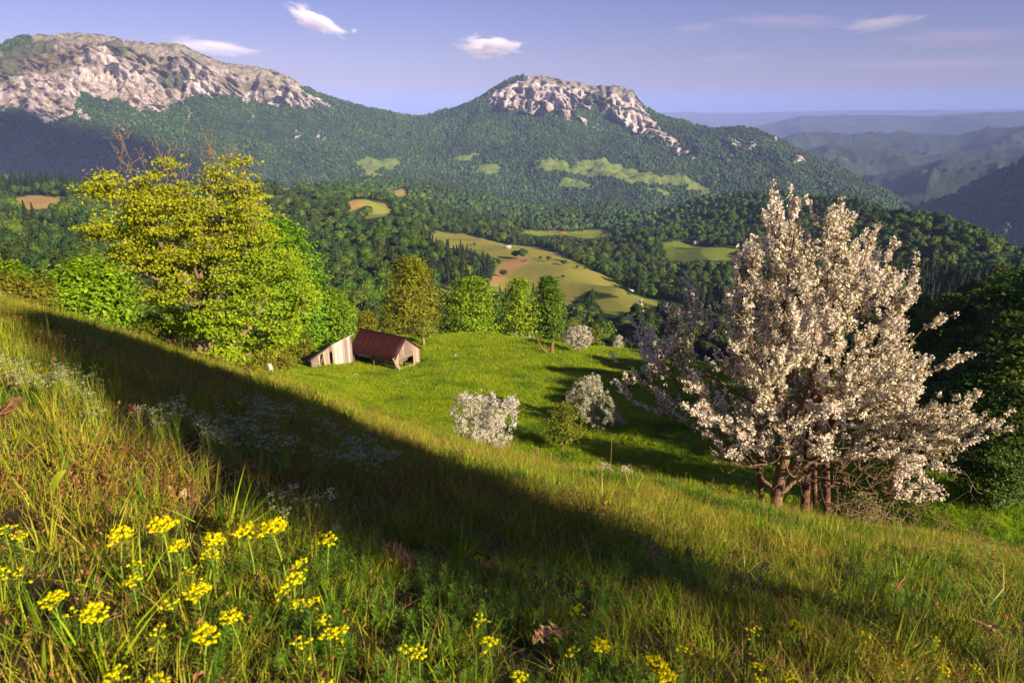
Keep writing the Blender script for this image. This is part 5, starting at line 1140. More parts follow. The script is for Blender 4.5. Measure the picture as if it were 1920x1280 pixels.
# ------------------------------------------------------------------ grass and wild flowers of the hillside
def blade_mat(name, cols, dry, amount, trans=0.35, patch=0.7, rank=None):
    """blades vary one by one; drier and greener patches lie across the slope"""
    m, nt, out = new_mat(name); geo = N(nt, "ShaderNodeNewGeometry"); oi = N(nt, "ShaderNodeObjectInfo")
    c = ramp(nt, geo.outputs['Random Per Island'], [(i / (len(cols) - 1), q) for i, q in enumerate(cols)])
    n = noise_tex(nt, patch, 4, 0.6, coord=oi.outputs['Location'])
    ad = N(nt, "ShaderNodeMath", operation='ADD'); sb = N(nt, "ShaderNodeMath", operation='MULTIPLY_ADD', i1=0.5, i2=-0.25)
    nt.links.new(oi.outputs['Random'], sb.inputs[0]); nt.links.new(n.outputs[0], ad.inputs[0]); nt.links.new(sb.outputs[0], ad.inputs[1])
    f = ramp(nt, ad.outputs[0], [(0.42, 0.0), (0.75, amount)]); c = mixc(nt, f, c, dry)
    if rank:
        n2 = noise_tex(nt, patch * 2.3, 4, 0.6, coord=oi.outputs['Location']); c = mixc(nt, ramp(nt, n2.outputs[0], [(0.52, 0.0), (0.64, 0.75)]), c, rank)
    p = N(nt, "ShaderNodeBsdfPrincipled"); p.inputs['Roughness'].default_value = 0.55; p.inputs['Specular IOR Level'].default_value = 0.25; nt.links.new(c, p.inputs['Base Color'])
    t = N(nt, "ShaderNodeBsdfTranslucent"); nt.links.new(c, t.inputs[0]); mx = N(nt, "ShaderNodeMixShader", i0=trans)
    nt.links.new(p.outputs[0], mx.inputs[1]); nt.links.new(t.outputs[0], mx.inputs[2]); nt.links.new(mx.outputs[0], out.inputs[0]); return m
G_GRASS = blade_mat("grass_blades", [(0.045, 0.12, 0.004), (0.11, 0.21, 0.005), (0.24, 0.36, 0.005), (0.46, 0.48, 0.010)], (0.42, 0.33, 0.04), 0.62, trans=0.25)
G_MEAD = blade_mat("meadow_blades", [(0.10, 0.22, 0.004), (0.20, 0.33, 0.005), (0.34, 0.41, 0.007)], (0.35, 0.39, 0.010), 0.85, patch=0.10, rank=(0.05, 0.15, 0.006))
G_DRY = blade_mat("dry_blades", [(0.26, 0.12, 0.045), (0.38, 0.22, 0.10), (0.50, 0.36, 0.19)], (0.30, 0.12, 0.04), 0.5)
G_LITTER = blade_mat("brown_leaf_litter", [(0.16, 0.055, 0.020), (0.27, 0.10, 0.040), (0.40, 0.20, 0.10)], (0.13, 0.05, 0.02), 0.5, 0.15)
G_FORB = blade_mat("herb_leaves", [(0.05, 0.13, 0.010), (0.09, 0.20, 0.012), (0.16, 0.28, 0.02)], (0.12, 0.18, 0.02), 0.4)
G_SEED = blade_mat("brown_seed_heads", [(0.17, 0.06, 0.022), (0.30, 0.13, 0.05), (0.42, 0.22, 0.10)], (0.2, 0.08, 0.03), 0.4, 0.15)
def blades(n, rng, rad, h0, h1, w0, w1, lean=0.5, segs=3, curl=0.5, base=None):
    """curved tapering blades growing out of a tuft"""
    a = rng.uniform(0, 2 * pi, n); q = np.sqrt(rng.uniform(0, 1, n)) * rad
    b = np.stack([np.cos(a) * q, np.sin(a) * q, np.full(n, -0.012)], -1) if base is None else base
    h = rng.uniform(h0, h1, n); w = rng.uniform(w0, w1, n); t = np.linspace(0, 1, segs + 1)
    az = a + rng.normal(0, 0.9, n); ln = np.abs(rng.normal(0, lean, n)); d = np.stack([np.cos(az), np.sin(az)], -1)
    yaw = rng.uniform(0, 2 * pi, n); sd = np.stack([np.cos(yaw), np.sin(yaw), np.zeros(n)], -1)
    V = []
    for k, tt in enumerate(t):
        out_ = h * (ln * tt + curl * ln * tt * tt); up_ = h * (tt - 0.28 * ln * tt * tt)
        c = b + np.concatenate([d * out_[:, None], up_[:, None]], 1)
        ww = w * (1 - tt ** 1.6) + 0.0002
        V += [c - sd * ww[:, None] / 2, c + sd * ww[:, None] / 2] if k < segs else [c]
    k2 = 2 * segs + 1; V = np.stack(V, 1).reshape(-1, 3); f = []
    i = np.arange(n)[:, None] * k2
    for k in range(segs - 1): f += [i + np.array([[2 * k, 2 * k + 1, 2 * k + 3]]), i + np.array([[2 * k, 2 * k + 3, 2 * k + 2]])]
    f.append(i + np.array([[2 * segs - 2, 2 * segs - 1, 2 * segs]]))
    return V, np.concatenate(f)
def multi(name, parts):
    """several (V, F, material) in one mesh"""
    V, Fs, mi, mats, o = [], [], [], [], 0
    for v, f, m in parts:
        V.append(v); Fs.append(np.asarray(f) + o); o += len(v)
        if m not in mats: mats.append(m)
        mi.append(np.full(len(f), mats.index(m)))
    return mesh_np(name, np.concatenate(V), np.concatenate(Fs), mats, midx=np.concatenate(mi))
def litter(n, rad, smin, smax, rng, z=0.02):
    a = rng.uniform(0, 2 * pi, n); q = np.sqrt(rng.uniform(0, 1, n)) * rad; c = np.stack([np.cos(a) * q, np.sin(a) * q, rng.uniform(0, z, n)], -1)
    return leaf_quads(c, rng.normal(0, .6, (n, 3)) + [0, 0, .8], rng.uniform(smin, smax, n), .45, .5, rng)
rg = np.random.default_rng(5); TUFT = []
for k in range(5):       # fine green grass
    TUFT.append(proto(f"a{k}_tuft", multi("tuft", [(*blades(46, rg, .085, .05, .17, .0018, .0042, .45), G_GRASS), (*blades(9, rg, .09, .04, .12, .0016, .003, .9), G_DRY), (*litter(10, .10, .008, .022, rg, .10), G_LITTER)])))
for k in range(2):       # broad green blades
    TUFT.append(proto(f"b{k}_tuft", multi("broad_tuft", [(*blades(16, rg, .05, .10, .24, .004, .009, .5, 4), G_GRASS), (*blades(20, rg, .08, .04, .12, .002, .004, .5), G_GRASS)])))
for k in range(3):       # dead leaves and dry stalks
    TUFT.append(proto(f"c{k}_tuft", multi("litter_tuft", [(*litter(30, .10, .010, .028, rg, .07), G_LITTER), (*blades(14, rg, .09, .05, .14, .0016, .003, .9), G_DRY), (*blades(16, rg, .08, .04, .13, .002, .004, .5), G_GRASS)])))
def seedstalks(n, rng, rad, h0, h1):
    bl = blades(n, rng, rad, h0, h1, .0016, .0022, .18, 3, .3); tip = bl[0].reshape(n, -1, 3)[:, -1]; prev = bl[0].reshape(n, -1, 3)[:, -3:-1].mean(1); d = unit(tip - prev)
    k = 7; s = rng.uniform(-.035, .008, (n, k)); c = (tip[:, None] + d[:, None] * s[..., None]).reshape(-1, 3) + rng.normal(0, .0018, (n * k, 3))
    nn = rng.normal(0, 1, (n * k, 3)); return bl, leaf_quads(c, nn, .011, .5, .2, rng)
for k in range(2):       # stalks with brown seed heads
    s_, hd = seedstalks(9, rg, .09, .13, .26); TUFT.append(proto(f"d{k}_tuft", multi("seed_tuft", [(*s_, G_GRASS), (*hd, G_SEED), (*blades(26, rg, .09, .05, .14, .002, .004, .5), G_GRASS)])))
def feather(rng, h, n):
    t = rng.uniform(.1, 1, n); a = rng.uniform(0, 2 * pi, n); ln = .045 * (1.15 - t * .6); d = np.stack([np.cos(a) * .9, np.sin(a) * .9, np.full(n, .45)], -1)
    c = np.stack([np.zeros(n), np.zeros(n), t * h], -1) + d * (ln * .5)[:, None]; s = unit(np.cross(d, [0, 0, 1.])); w = .0022
    V = np.stack([c - d * (ln * .5)[:, None], c + s * w, c + d * (ln * .5)[:, None], c - s * w], 1).reshape(-1, 3); i = np.arange(n)[:, None] * 4
    return V, np.concatenate([i + [[0, 1, 2]], i + [[0, 2, 3]]])
for k in range(2):       # feathery herbs and small round leaved herbs
    fs = [feather(rg, rg.uniform(.08, .14), 46) for _ in range(4)]; fs = [(v + np.array([rg.normal(0, .04), rg.normal(0, .04), 0]), f) for v, f in fs]
    TUFT.append(proto(f"e{k}_tuft", multi("herb_tuft", [(*join(fs), G_FORB), (*litter(22, .09, .012, .028, rg, .07), G_FORB), (*blades(14, rg, .09, .05, .13, .002, .004, .5), G_GRASS)])))
# where tufts stand: denser close by
def tuft_points(r0, r1, dens, seed, amax=1.3):
    rng = np.random.default_rng(seed); n = int(dens * amax * (r1 ** 2 - r0 ** 2)); r = np.sqrt(rng.uniform(r0 ** 2, r1 ** 2, n)); a = rng.uniform(-amax, amax, n)
    p = np.stack([r * np.sin(a), r * np.cos(a), np.zeros(n)], -1); p[:, 2] = ground(p[:, 0], p[:, 1]); return p, rng
def hill_visible(p, h):
    r = np.hypot(p[:, 0], p[:, 1]); a = np.arctan2(p[:, 0], p[:, 1]); ga = np.linspace(-1.35, 1.35, 220); gr = np.geomspace(.5, 46, 120); A, R = np.meshgrid(ga, gr)
    Dm = np.minimum.accumulate(-hill(R * np.sin(A), R * np.cos(A)) / R, 0); i = np.clip(np.searchsorted(gr, r) - 1, 0, 119); j = np.clip(np.round((a + 1.35) / 2.7 * 219).astype(int), 0, 219)
    return -(p[:, 2] + h) / r < Dm[i, j] + .004
sets = []
for r0, r1, dn, sd, sc in ((0.62, 2.4, 300, 1, .85), (2.4, 6, 170, 2, 1.0), (6, 13, 95, 3, 1.2), (13, 34, 34, 4, 1.6)):
    p, rng = tuft_points(r0, r1, dn, sd); v = hill_visible(p, .4); p = p[v]; n = len(p)
    u = fbm(p[:, 0] * .8, p[:, 1] * .8, 0, 3, 41) + rng.normal(0, .35, n); far_ = r0 >= 6
    kind = np.where(u > .55, 7 + rng.integers(0, 3, n), np.where(u < -.85, 12 + rng.integers(0, 2, n), rng.choice([0, 1, 2, 3, 4, 0, 1, 2, 3, 4, 5, 6, 7, 8, 10, 11], n)))
    if r0 < 1: kind = np.where((kind == 10) | (kind == 11), 0, kind)
    s = sc * rng.uniform(.65, 1.15, n) * (1 + .25 * fbm(p[:, 0] * 1.5, p[:, 1] * 1.5, 0, 2, 43))
    s = s * np.clip(.6 + np.hypot(p[:, 0], p[:, 1]) * .05, .40, .75)
    qx, qy, _ = project(p); s = np.where((qx > 1370) & (qx < 1720) & (np.hypot(p[:, 0], p[:, 1]) > 9.3), s * .5, s)
    rot = np.stack([rng.normal(0, .12, n), rng.normal(0, .12, n), rng.uniform(0, 6.28, n)], -1)
    sets.append((p, rot, np.stack([s, s, s * rng.uniform(.8, 1.3, n)], -1), kind))
p, rot, scl, kind = [np.concatenate(v) for v in zip(*sets)]
scatter("grass", TUFT, p, rot, scl, kind, label="tall wild grass with herbs and dead leaves on the hillside")
print("GRASS", len(p))
# the meadow's short turf
MT = []
for k in range(4): MT.append(proto(f"m{k}_turf", multi("turf", [(*blades(70, rg, .55, .10, .26, .025, .06, .6, 2), G_MEAD)])))
rng = np.random.default_rng(61); n = 100000; r = np.sqrt(rng.uniform(30 ** 2, 118 ** 2, n)); a = rng.uniform(-.66, .84, n); p = np.stack([r * np.sin(a), r * np.cos(a), np.zeros(n)], -1); p[:, 2] = ground(p[:, 0], p[:, 1])
A, R, X, Y, Z, md, rk = VAL
Dm = np.minimum.accumulate(-Z / R, 0); i = np.clip(np.searchsorted(R[:, 0], r) - 1, 0, R.shape[0] - 1); j = np.clip(np.round((a - A[0, 0]) / (A[0, 1] - A[0, 0])).astype(int), 0, A.shape[1] - 1)
px, py, _ = project(p); soilpt = np.zeros(n, bool)
v = (-(p[:, 2] + .3) / r < np.where(r > 45, Dm[i, j], 9) + .004) & in_view(p, 260) & hill_visible(p, .5) & (r > 33); p = p[v]; n = len(p); s = rng.uniform(.7, 1.3, n) * np.clip(np.hypot(p[:, 0], p[:, 1]) / 70, .7, 1.3)
lump = np.clip(1 + .7 * fbm(p[:, 0] / 5, p[:, 1] / 5, 0, 3, 71), .35, 1.9)
scatter("meadow_grass", MT, p, np.stack([rng.normal(0, .1, n), rng.normal(0, .1, n), rng.uniform(0, 6.28, n)], -1), np.stack([s, s, s * lump], -1), rng.integers(0, 4, n), label="short sunlit meadow grass around the barn")
print("TURF", n)

# ---- single plants
def head_spot(px, py, h, rmin=0.6, rmax=30):
    """ground point on the hillside under a flower head of height h seen at (px, py)"""
    a, D = AD(px, py); r = np.geomspace(rmin, rmax, 900); g = hill(r * np.sin(a), r * np.cos(a)); d = -(g + h) / r - D
    k = np.nonzero(d <= 0)[0]; rr_ = r[k[0]] if len(k) else r[np.argmin(d)]; x, y = rr_ * sin(a), rr_ * cos(a); z = ground1(x, y)
    _, _, dep = project(np.array([x, y, z + h])); return np.array([x, y, z]), float(dep)
M_YEL = petal_mat("spurge_yellow", (0.74, 0.64, 0.004), (0.88, 0.80, 0.006), (0.92, 0.88, 0.015)); M_STEM = flat_mat("spurge_stem", (0.16, 0.22, 0.02), (0.30, 0.34, 0.04), 30)
M_SPL = leaf_mat("spurge_leaves", [(0.06, 0.16, 0.015), (0.11, 0.24, 0.02), (0.19, 0.32, 0.03)], .35)
def spurge_meshes(seed, nr, loose):
    rng = np.random.default_rng(seed); H = .17; stem = tubeline([[0, 0, -.03], [.006, 0, H * .4], [0, .004, H * .88]], .0026, .0018, 5); parts = [stem]; c = []; nn = []
    for i in range(nr):
        a = i * 2.4; rad = .031 * np.sqrt((i + .6) / nr) * (1 + loose * rng.uniform(-.3, .4)); tip = np.array([np.cos(a) * rad, np.sin(a) * rad, H + .012 - rad * rad * 15 + rng.normal(0, .003 + .006 * loose)])
        parts.append(tubeline([[0, 0, H * .86], tip * [.6, .6, 1] - [0, 0, .008], tip], .0011, .0008, 4))
        m_ = rng.integers(7, 11)
        for q in range(m_): b = rng.uniform(0, 6.28); o = rng.uniform(.001, .0075); c.append(tip + [np.cos(b) * o, np.sin(b) * o, rng.uniform(-.002, .004)]); nn.append([np.cos(b) * .5, np.sin(b) * .5, 1.0])
    hd = leaf_quads(np.array(c), np.array(nn) + rng.normal(0, .2, (len(c), 3)), .0075, 1.0, -.5, rng)
    lv = feather(rng, H * .95, 70); wh = feather(rng, .02, 16); wh[0][:, 2] += H * .84
    return (mesh_np("spurge_stem", *[x for x in join(parts)], [M_STEM], True), mesh_np("spurge_head", *hd, [M_YEL]), mesh_np("spurge_leaves", *join([lv, wh]), [M_SPL]))
SPM = [spurge_meshes(1, 22, .3), spurge_meshes(2, 30, .45), spurge_meshes(3, 14, .8), spurge_meshes(4, 7, 1.0)]
SPP = [None] * 4
def spurge(px, py, w, label, lean=0.0):
    k = 1 if w > 48 else 0 if w > 36 else 2 if w > 22 else 3; nominal = (.066, .07, .066, .05)[k]
    h = .17; s = 1.0
    for _ in range(3): q, dep = head_spot(px, py, h * s); s = float(np.clip(w * dep / F / nominal, .55, 1.5))
    if SPP[k] is None:
        t = empty("spurge_flower", (0, 0, 0), label, "wildflower", "yellow spurge flowers in the foreground grass"); a, b, c = SPM[k]; obj("stem", a, t); obj("flower_head", b, t)['kind'] = 'stuff'; obj("leaves", c, t)['kind'] = 'stuff'; SPP[k] = t
    else: t = copy_tree(SPP[k]); t['label'] = label
    t.location = tuple(q); t.rotation_euler = (random.uniform(-.12, .12), random.uniform(-.12, .12) + lean, random.uniform(0, 6.28)); t.scale = (s, s, s)
SPL = [(213, 1003, 50, "yellow spurge head of two merged tufts, upper left of the flower patch"), (240, 974, 28, "small yellow spurge head standing highest at the left, above the merged pair"), (300, 993, 62, "broad yellow spurge head right of the small high one"), (341, 1021, 42, "yellow spurge head low beside the broad one, second row from the top"),
       (393, 1016, 46, "loose yellow spurge head above the round one in the flower patch's middle"), (390, 1041, 38, "round compact yellow spurge head right under the loose one"), (464, 994, 48, "tall yellow spurge head left of the tallest one, with clear stem"), (527, 993, 62, "largest and tallest yellow spurge head in the flower patch"), (568, 1050, 34, "yellow spurge head peeping below and right of the tallest one"),
       (610, 1017, 40, "yellow spurge head on a long slanting stem at the right of the patch's upper row"), (548, 1088, 46, "yellow spurge head on a straight thick stem under the tallest one"), (538, 1112, 24, "small lower tuft on the straight thick stem of the patch"), (552, 1134, 30, "yellow spurge head half way down beside the thick stem"), (583, 1128, 28, "yellow spurge head hanging right of the thick stemmed one"),
       (3, 996, 18, "yellow spurge head cut by the left edge, higher of two"), (38, 1004, 34, "thin yellow spurge head near the left edge"), (8, 1068, 20, "yellow spurge head cut by the left edge, lower of two"), (22, 1077, 14, "tiny yellow spurge head near the left edge beside the cut one"), (254, 1062, 16, "tiny yellow bud tuft above the half open spurge head"), (253, 1089, 34, "half open yellow spurge head left of the flower patch's middle"),
       (361, 1073, 20, "small yellow bud tuft left of the second row's stem"), (372, 1108, 54, "wide yellow spurge head in the centre of the flower patch"), (106, 1128, 54, "tilted yellow spurge head at the lower left, left of its neighbour"), (142, 1155, 22, "small yellow tuft between two wide heads at the lower left"), (180, 1136, 56, "wide yellow spurge head at the lower left, right of the tilted one"), (316, 1135, 14, "tiny yellow tuft left of the wide central spurge head"),
       (442, 1158, 48, "yellow spurge head on a bare stem left of the thick stemmed row"), (367, 1200, 58, "lower wide yellow spurge head under the patch's centre"), (301, 1178, 14, "tiny brownish yellow bud left of the lower wide head"), (196, 1268, 34, "yellow spurge head at the bottom edge, left of two"), (298, 1270, 36, "yellow spurge head at the bottom edge, right of two"), (594, 1168, 36, "yellow spurge head right of the thick stem, left of a low pair"), (610, 1190, 36, "yellow spurge head, left and lower one of the low pair"), (646, 1177, 40, "yellow spurge head, right one of the low pair"), (566, 1203, 22, "tiny yellow tuft below the low pair on the left"),
       (606, 1284, 18, "yellow bud tuft at the bottom edge right of the feathery plant"), (761, 1222, 16, "small yellow tuft left of the three lobed head at the bottom middle"), (788, 1226, 34, "three lobed yellow spurge head at the bottom middle"), (904, 1048, 16, "small upright yellow flower in the shade border beside a brown seed head"), (904, 1155, 24, "pale yellow spurge head right of the low middle, above the spread one"), (920, 1202, 40, "spread yellow spurge head low in the middle of the slope"), (980, 1262, 38, "yellow spurge head near the bottom edge, left of the dry straw"),
       (1080, 1135, 32, "lone yellow spurge head in the shade, centre of the slope"), (1087, 1216, 22, "small yellow spurge head left of the bright one above the bottom edge"), (1130, 1216, 42, "bright yellow spurge head above the bottom edge, right of the small one"), (1222, 1240, 46, "long yellow spurge head at the bottom, left half of a double one"), (1250, 1262, 44, "long yellow spurge head at the bottom, right half of a double one"), (1276, 1223, 20, "small yellow head above the double one at the bottom"), (1420, 1250, 26, "yellow spurge head between seed heads at the bottom right"), (1420, 1181, 20, "dull yellow spurge head left of the lone one on the right slope"), (1494, 1164, 34, "lone yellow spurge head on the right half of the slope"), (1612, 1184, 28, "yellow spurge head on a thin upright stem, right half of the slope"), (1472, 1272, 28, "yellow spurge head at the bottom edge, left of two on the right"), (1440, 1278, 30, "yellow spurge tuft at the bottom edge beside the small pair"), (1694, 1252, 18, "tiny yellow head near the bottom, left of the right hand pair"), (1774, 1255, 26, "yellow head of the right hand pair at the bottom, left"), (1832, 1256, 18, "small yellow head of the right hand pair at the bottom, right"), (1755, 1195, 10, "tiny yellow bud above the right hand pair")]
for px, py, w, lab in SPL: spurge(px, py, w * .9, lab, 0)
# white umbels in the shade
M_UMB = petal_mat("white_umbels", (0.30, 0.33, 0.20), (0.42, 0.46, 0.30), (0.56, 0.58, 0.42)); UM = []
for s_ in range(3):
    rg3 = np.random.default_rng(200 + s_); st = [tubeline([[0, 0, -.03], [.004, 0, .1], [0, 0, .2]], .0016, .001, 4)]; c = []
    for b in range(3 + s_):
        a = b * 2.2; tip = np.array([np.cos(a) * .03, np.sin(a) * .03, .2 + rg3.uniform(-.03, .03)]) * ([1, 1, 1] if b else [0, 0, 1.05]); st.append(tubeline([[0, 0, .11], tip], .001, .0007, 4))
        for q in range(9): rr_ = np.sqrt(rg3.uniform()) * .017; aa = rg3.uniform(0, 6.28); c.append(tip + [np.cos(aa) * rr_, np.sin(aa) * rr_, rg3.normal(0, .0015)])
    hd = leaf_quads(np.array(c), rg3.normal(0, .3, (len(c), 3)) + [0, 0, 1], .0085, 1.0, 0, rg3); UM.append((mesh_np("umbel_stem", *join(st), [M_STEM]), mesh_np("umbel_head", *hd, [M_UMB]), mesh_np("umbel_leaves", *feather(rg3, .12, 30), [M_SPL])))
up = []
zone = [(-20, 655), (60, 665), (180, 690), (330, 715), (470, 735), (580, 770), (680, 810), (760, 850), (700, 880), (600, 860), (480, 840), (380, 820), (250, 770), (130, 730), (0, 700)]
rng = np.random.default_rng(88)
while len(up) < 290:
    x, y = rng.uniform(-20, 780), rng.uniform(650, 885)
    if in_poly(np.array([x]), np.array([y]), zone)[0] and noise3(x / 70, y / 40, 0, 8) > -.25: up.append((x, y))
up = up[:268] + [(560, 925), (590, 935), (545, 932), (575, 950), (532, 945), (160, 775), (172, 780), (250, 770), (262, 766), (1850, 1040), (1880, 1052), (1800, 1025), (1830, 1040), (1865, 1050)]
UP = [None] * 3
for i, (x, y) in enumerate(up):
    q, dep = head_spot(x, y, .155); k = i % 3
    if UP[k] is None:
        t = empty("white_wildflower", (0, 0, 0), "", "wildflower", "white umbels on the shaded slope"); obj("stem", UM[k][0], t); obj("flower_head", UM[k][1], t)['kind'] = 'stuff'; obj("leaves", UM[k][2], t)['kind'] = 'stuff'; UP[k] = t
    else: t = copy_tree(UP[k])
    t.location = tuple(q); s = rng.uniform(.6, .95); t.scale = (s, s, s); t.rotation_euler = (rng.normal(0, .12), rng.normal(0, .12), rng.uniform(0, 6.28)); t['label'] = ('small white umbel flower in the lit grass near the left edge of the slope' if x < 140 else 'small white umbel flower on the sunlit rim at the right edge of the slope' if x > 1700 else 'small white umbel flower in the loose cluster above the purple bellflower' if y > 905 else 'small white umbel flower of the upper shaded patch, left of the barn' if x < 420 else 'small white umbel flower of the lower shaded patch, downhill of the barn')
# broad leaved plants, bracken, straws
M_BROAD = leaf_mat("broad_leaves", [(0.22, 0.30, 0.02), (0.34, 0.40, 0.03)], .4)
def big_leaf(pts, w, n=9):
    pts = np.asarray(pts, float); t = np.linspace(0, 1, len(pts)); tt = np.linspace(0, 1, n); c = np.stack([np.interp(tt, t, pts[:, i]) for i in range(3)], -1); d = unit(np.gradient(c, axis=0)); s = unit(np.cross(d, [0.25, 1, .2])); wd_ = w * np.sin(pi * np.clip(tt * .93 + .05, 0, 1)) ** .8
    V = np.stack([c - s * wd_[:, None] / 2, c - np.cross(s, d) * wd_[:, None] * .12, c + s * wd_[:, None] / 2], 1).reshape(-1, 3); f = []
    for i in range(n - 1): a = i * 3; f += [(a, a + 1, a + 4, a + 3), (a + 1, a + 2, a + 5, a + 4)]
    return V, np.array(f)
def leafy(name, label, px, py, leaves, cat="plant", mat=None):
    q, dep = head_spot(px, py, 0.0); m_ = dep / F; t = empty(name, tuple(q), label, cat)
    for pts, w in leaves: obj("leaf", mesh_np("leaf", *big_leaf([(x * m_, d_ * m_, z * m_ / CP) for x, z, d_ in pts], w * m_), [mat or M_BROAD], True), t)
leafy("broad_leaved_plant", "plant of broad upright pale green leaves in the sunlit grass at the left", 97, 935, [([(0, 0, 0), (-4, 30, 0), (-10, 52, 5)], 13), ([(4, 0, 0), (14, 30, -6), (32, 52, -10), (46, 62, -8)], 14), ([(-6, 0, 0), (-18, 26, 2), (-27, 42, 6)], 9), ([(3, 0, 0), (6, 22, 5), (10, 34, 8)], 8)])
leafy("broad_leaved_plant", "bright green blade shaped leaves near the bottom left corner", 85, 1275, [([(0, 0, 0), (8, 40, 0), (16, 88, 4)], 13), ([(10, 0, 0), (28, 26, -4), (50, 44, -8)], 10)])
leafy("broad_leaved_plant", "dark upright leaf standing against the sunlit rim in the middle", 1122, 960, [([(0, 0, 0), (-3, 26, 0), (-8, 46, 2)], 8), ([(2, 0, 0), (10, 16, 0), (18, 24, 2)], 5)])
leafy("broad_leaved_plant", "single dark upright leaf in front of the yellow rim grass, left of the middle", 649, 795, [([(0, 0, 0), (0, 12, 0), (-1, 24, 0)], 8)])
leafy("broad_leaved_plant", "narrow pale leaf pair in the grass at the right half of the slope", 1783, 1090, [([(0, 0, 0), (-2, 18, 0), (-8, 32, 2)], 6), ([(2, 0, 0), (6, 14, 0), (10, 22, 0)], 4)])
leafy("grass_clump", "clump of long bright green grass blades at the shade's lower edge", 372, 920, [([(0, 0, 0), (-8, 40, 0), (-18, 70, 0)], 4), ([(3, 0, 0), (0, 30, 0), (-22, 62, 0)], 4), ([(5, 0, 0), (16, 36, 0), (40, 52, 0)], 4), ([(6, 0, 0), (12, 40, 0), (22, 62, 0)], 3.5), ([(0, 0, 0), (-20, 22, 0), (-46, 34, 0)], 3.5)], "grass", M_SPL)
# feathery green shoot at the bottom
q, dep = head_spot(517, 1275, 0); t = empty("feathery_shoot", tuple(q), "bright feathery green shoot at the bottom edge under the flower patch", "plant"); m_ = dep / F; rg3 = np.random.default_rng(6)
for k in range(26):
    z0_ = rg3.uniform(5, 50); sx = rg3.choice([-1, 1]); pts = [(0, 0, z0_), (sx * rg3.uniform(6, 14), rg3.uniform(-6, 6), z0_ + 12), (sx * rg3.uniform(8, 24), rg3.uniform(-8, 8), z0_ + rg3.uniform(20, 34))]; obj("leaf", mesh_np("leaf", *big_leaf(np.array(pts) * m_, 4.5 * m_, 5), [M_SPL], True), t)
# dead bracken fronds
M_BRACK = leaf_mat("dead_bracken", [(0.26, 0.11, 0.055), (0.40, 0.20, 0.12), (0.52, 0.32, 0.22)], .2)
def frond(label, x0, y0, x1, y1, w, seed):
    rg3 = np.random.default_rng(seed); q, dep = head_spot(x0, y0, .03); e, dep2 = head_spot(x1, y1, .07); q[2] += .04; e[2] += .08; n = 22; tt = np.linspace(0, 1, n); mid = (q + e) / 2 + [0, 0, .03]; c = np.outer((1 - tt) ** 2, q) + np.outer(2 * tt * (1 - tt), mid) + np.outer(tt ** 2, e); d = unit(e - q); s = unit(np.cross(d, [0, 0, 1.])); C_, Nn, Sz = [], [], []; V, f = tubeline(c - q, .0035, .001, 4); parts = [(V, f[:, :3]), (V, f[:, [0, 2, 3]])]
    for i in range(n):
        for sg_ in (-1, 1):
            L_ = w * dep / F * (1 - tt[i]) ** .6 * rg3.uniform(.6, 1.1); tip = c[i] - q + (s * sg_ * .8 + d * .5) * L_ + [0, 0, rg3.uniform(-.02, .03)]; b = c[i] - q; mdp = (b + tip) / 2; wv = d * .006; parts.append((np.array([b, mdp + wv, tip, mdp - wv + [0, 0, .006]]), np.array([[0, 1, 2], [0, 2, 3]])))
    tag(obj("bracken_frond", mesh_np("bracken_frond", *join(parts), [M_BRACK]), None, tuple(q)), label, "dead fern")
frond("pinkish dead fern frond lying in the grass right of the flower patch", 775, 1075, 715, 1030, 34, 1); frond("curled brown dead fern frond in the middle of the right slope", 1672, 1120, 1695, 1088, 18, 2)
frond("rust coloured dead fern frond at the left edge, upper one", 0, 705, 45, 740, 26, 3); frond("rust coloured dead fern frond at the left edge, lower one", -5, 790, 45, 755, 30, 4); frond("dead straw coloured frond at the bottom, right of the middle", 1060, 1190, 1000, 1215, 30, 5); frond("reddish dead frond in the shade border on the central slope", 1200, 1010, 1240, 1060, 26, 6); frond("small brown dead frond below the shade's left end", 265, 790, 245, 770, 22, 7); frond("brown withered frond near the lower right corner", 1830, 1170, 1880, 1200, 26, 8)
def straw(label, x0, y0, x1, y1, rpx, name="dry_stalk"):
    q, dep = head_spot(x0, y0, 0.0); m_ = dep / F; e = np.array([(x1 - x0) * m_, -.01, (y0 - y1) * m_ / CP]); pts = [[0, 0, -.03], e * .5 + [0, 0, .004], e]; tag(obj(name, mesh_np(name, *tubeline(pts, rpx * m_, rpx * .7 * m_, 5), [M_STRAW], True), None, tuple(q)), label, "dry stalk")
M_STRAW = flat_mat("dry_straw", (0.42, 0.28, 0.14), (0.62, 0.46, 0.28), 40)
straw("thick pale dry stalk leaning to the right on the right slope", 1836, 1158, 1862, 1088, 2.2); straw("long thin bent straw arching over the lower left grass", 175, 1180, 240, 1143, 1.2); straw("pale thin straw lying at the left edge of the sunlit grass", 2, 826, 22, 822, 1.2); straw("white bent straw in the sunlit grass at the left", 95, 846, 140, 836, 1.2); straw("pale thick straw at the bottom, right of the middle", 1000, 1276, 1036, 1240, 2.4); straw("pale stalk in the sunlit grass left of the white leaf", 240, 885, 262, 852, 1.4); straw("pale straw in the dark shade edge, left half", 455, 868, 470, 860, 1.2)
q, dep = head_spot(629, 988, .08); t = empty("purple_flower", tuple(q), "single small purple bellflower above the grass, right of the flower patch", "wildflower"); m_ = dep / F; obj("stem", mesh_np("bell_stem", *tubeline([[0, 0, -.02], [0, 0, .08]], .0012, .001, 4), [M_STEM]), t)
rg3 = np.random.default_rng(3); obj("flower_head", mesh_np("bell_petals", *leaf_quads(np.array([0, 0, .083]) + rg3.normal(0, 2.2, (8, 3)) * m_, rg3.normal(0, .6, (8, 3)) + [0, -.5, .5], 6.5 * m_, .8, .2, rg3), [flat_mat("purple_petals", (0.30, 0.10, 0.62), (0.42, 0.2, 0.75), 5)]), t)
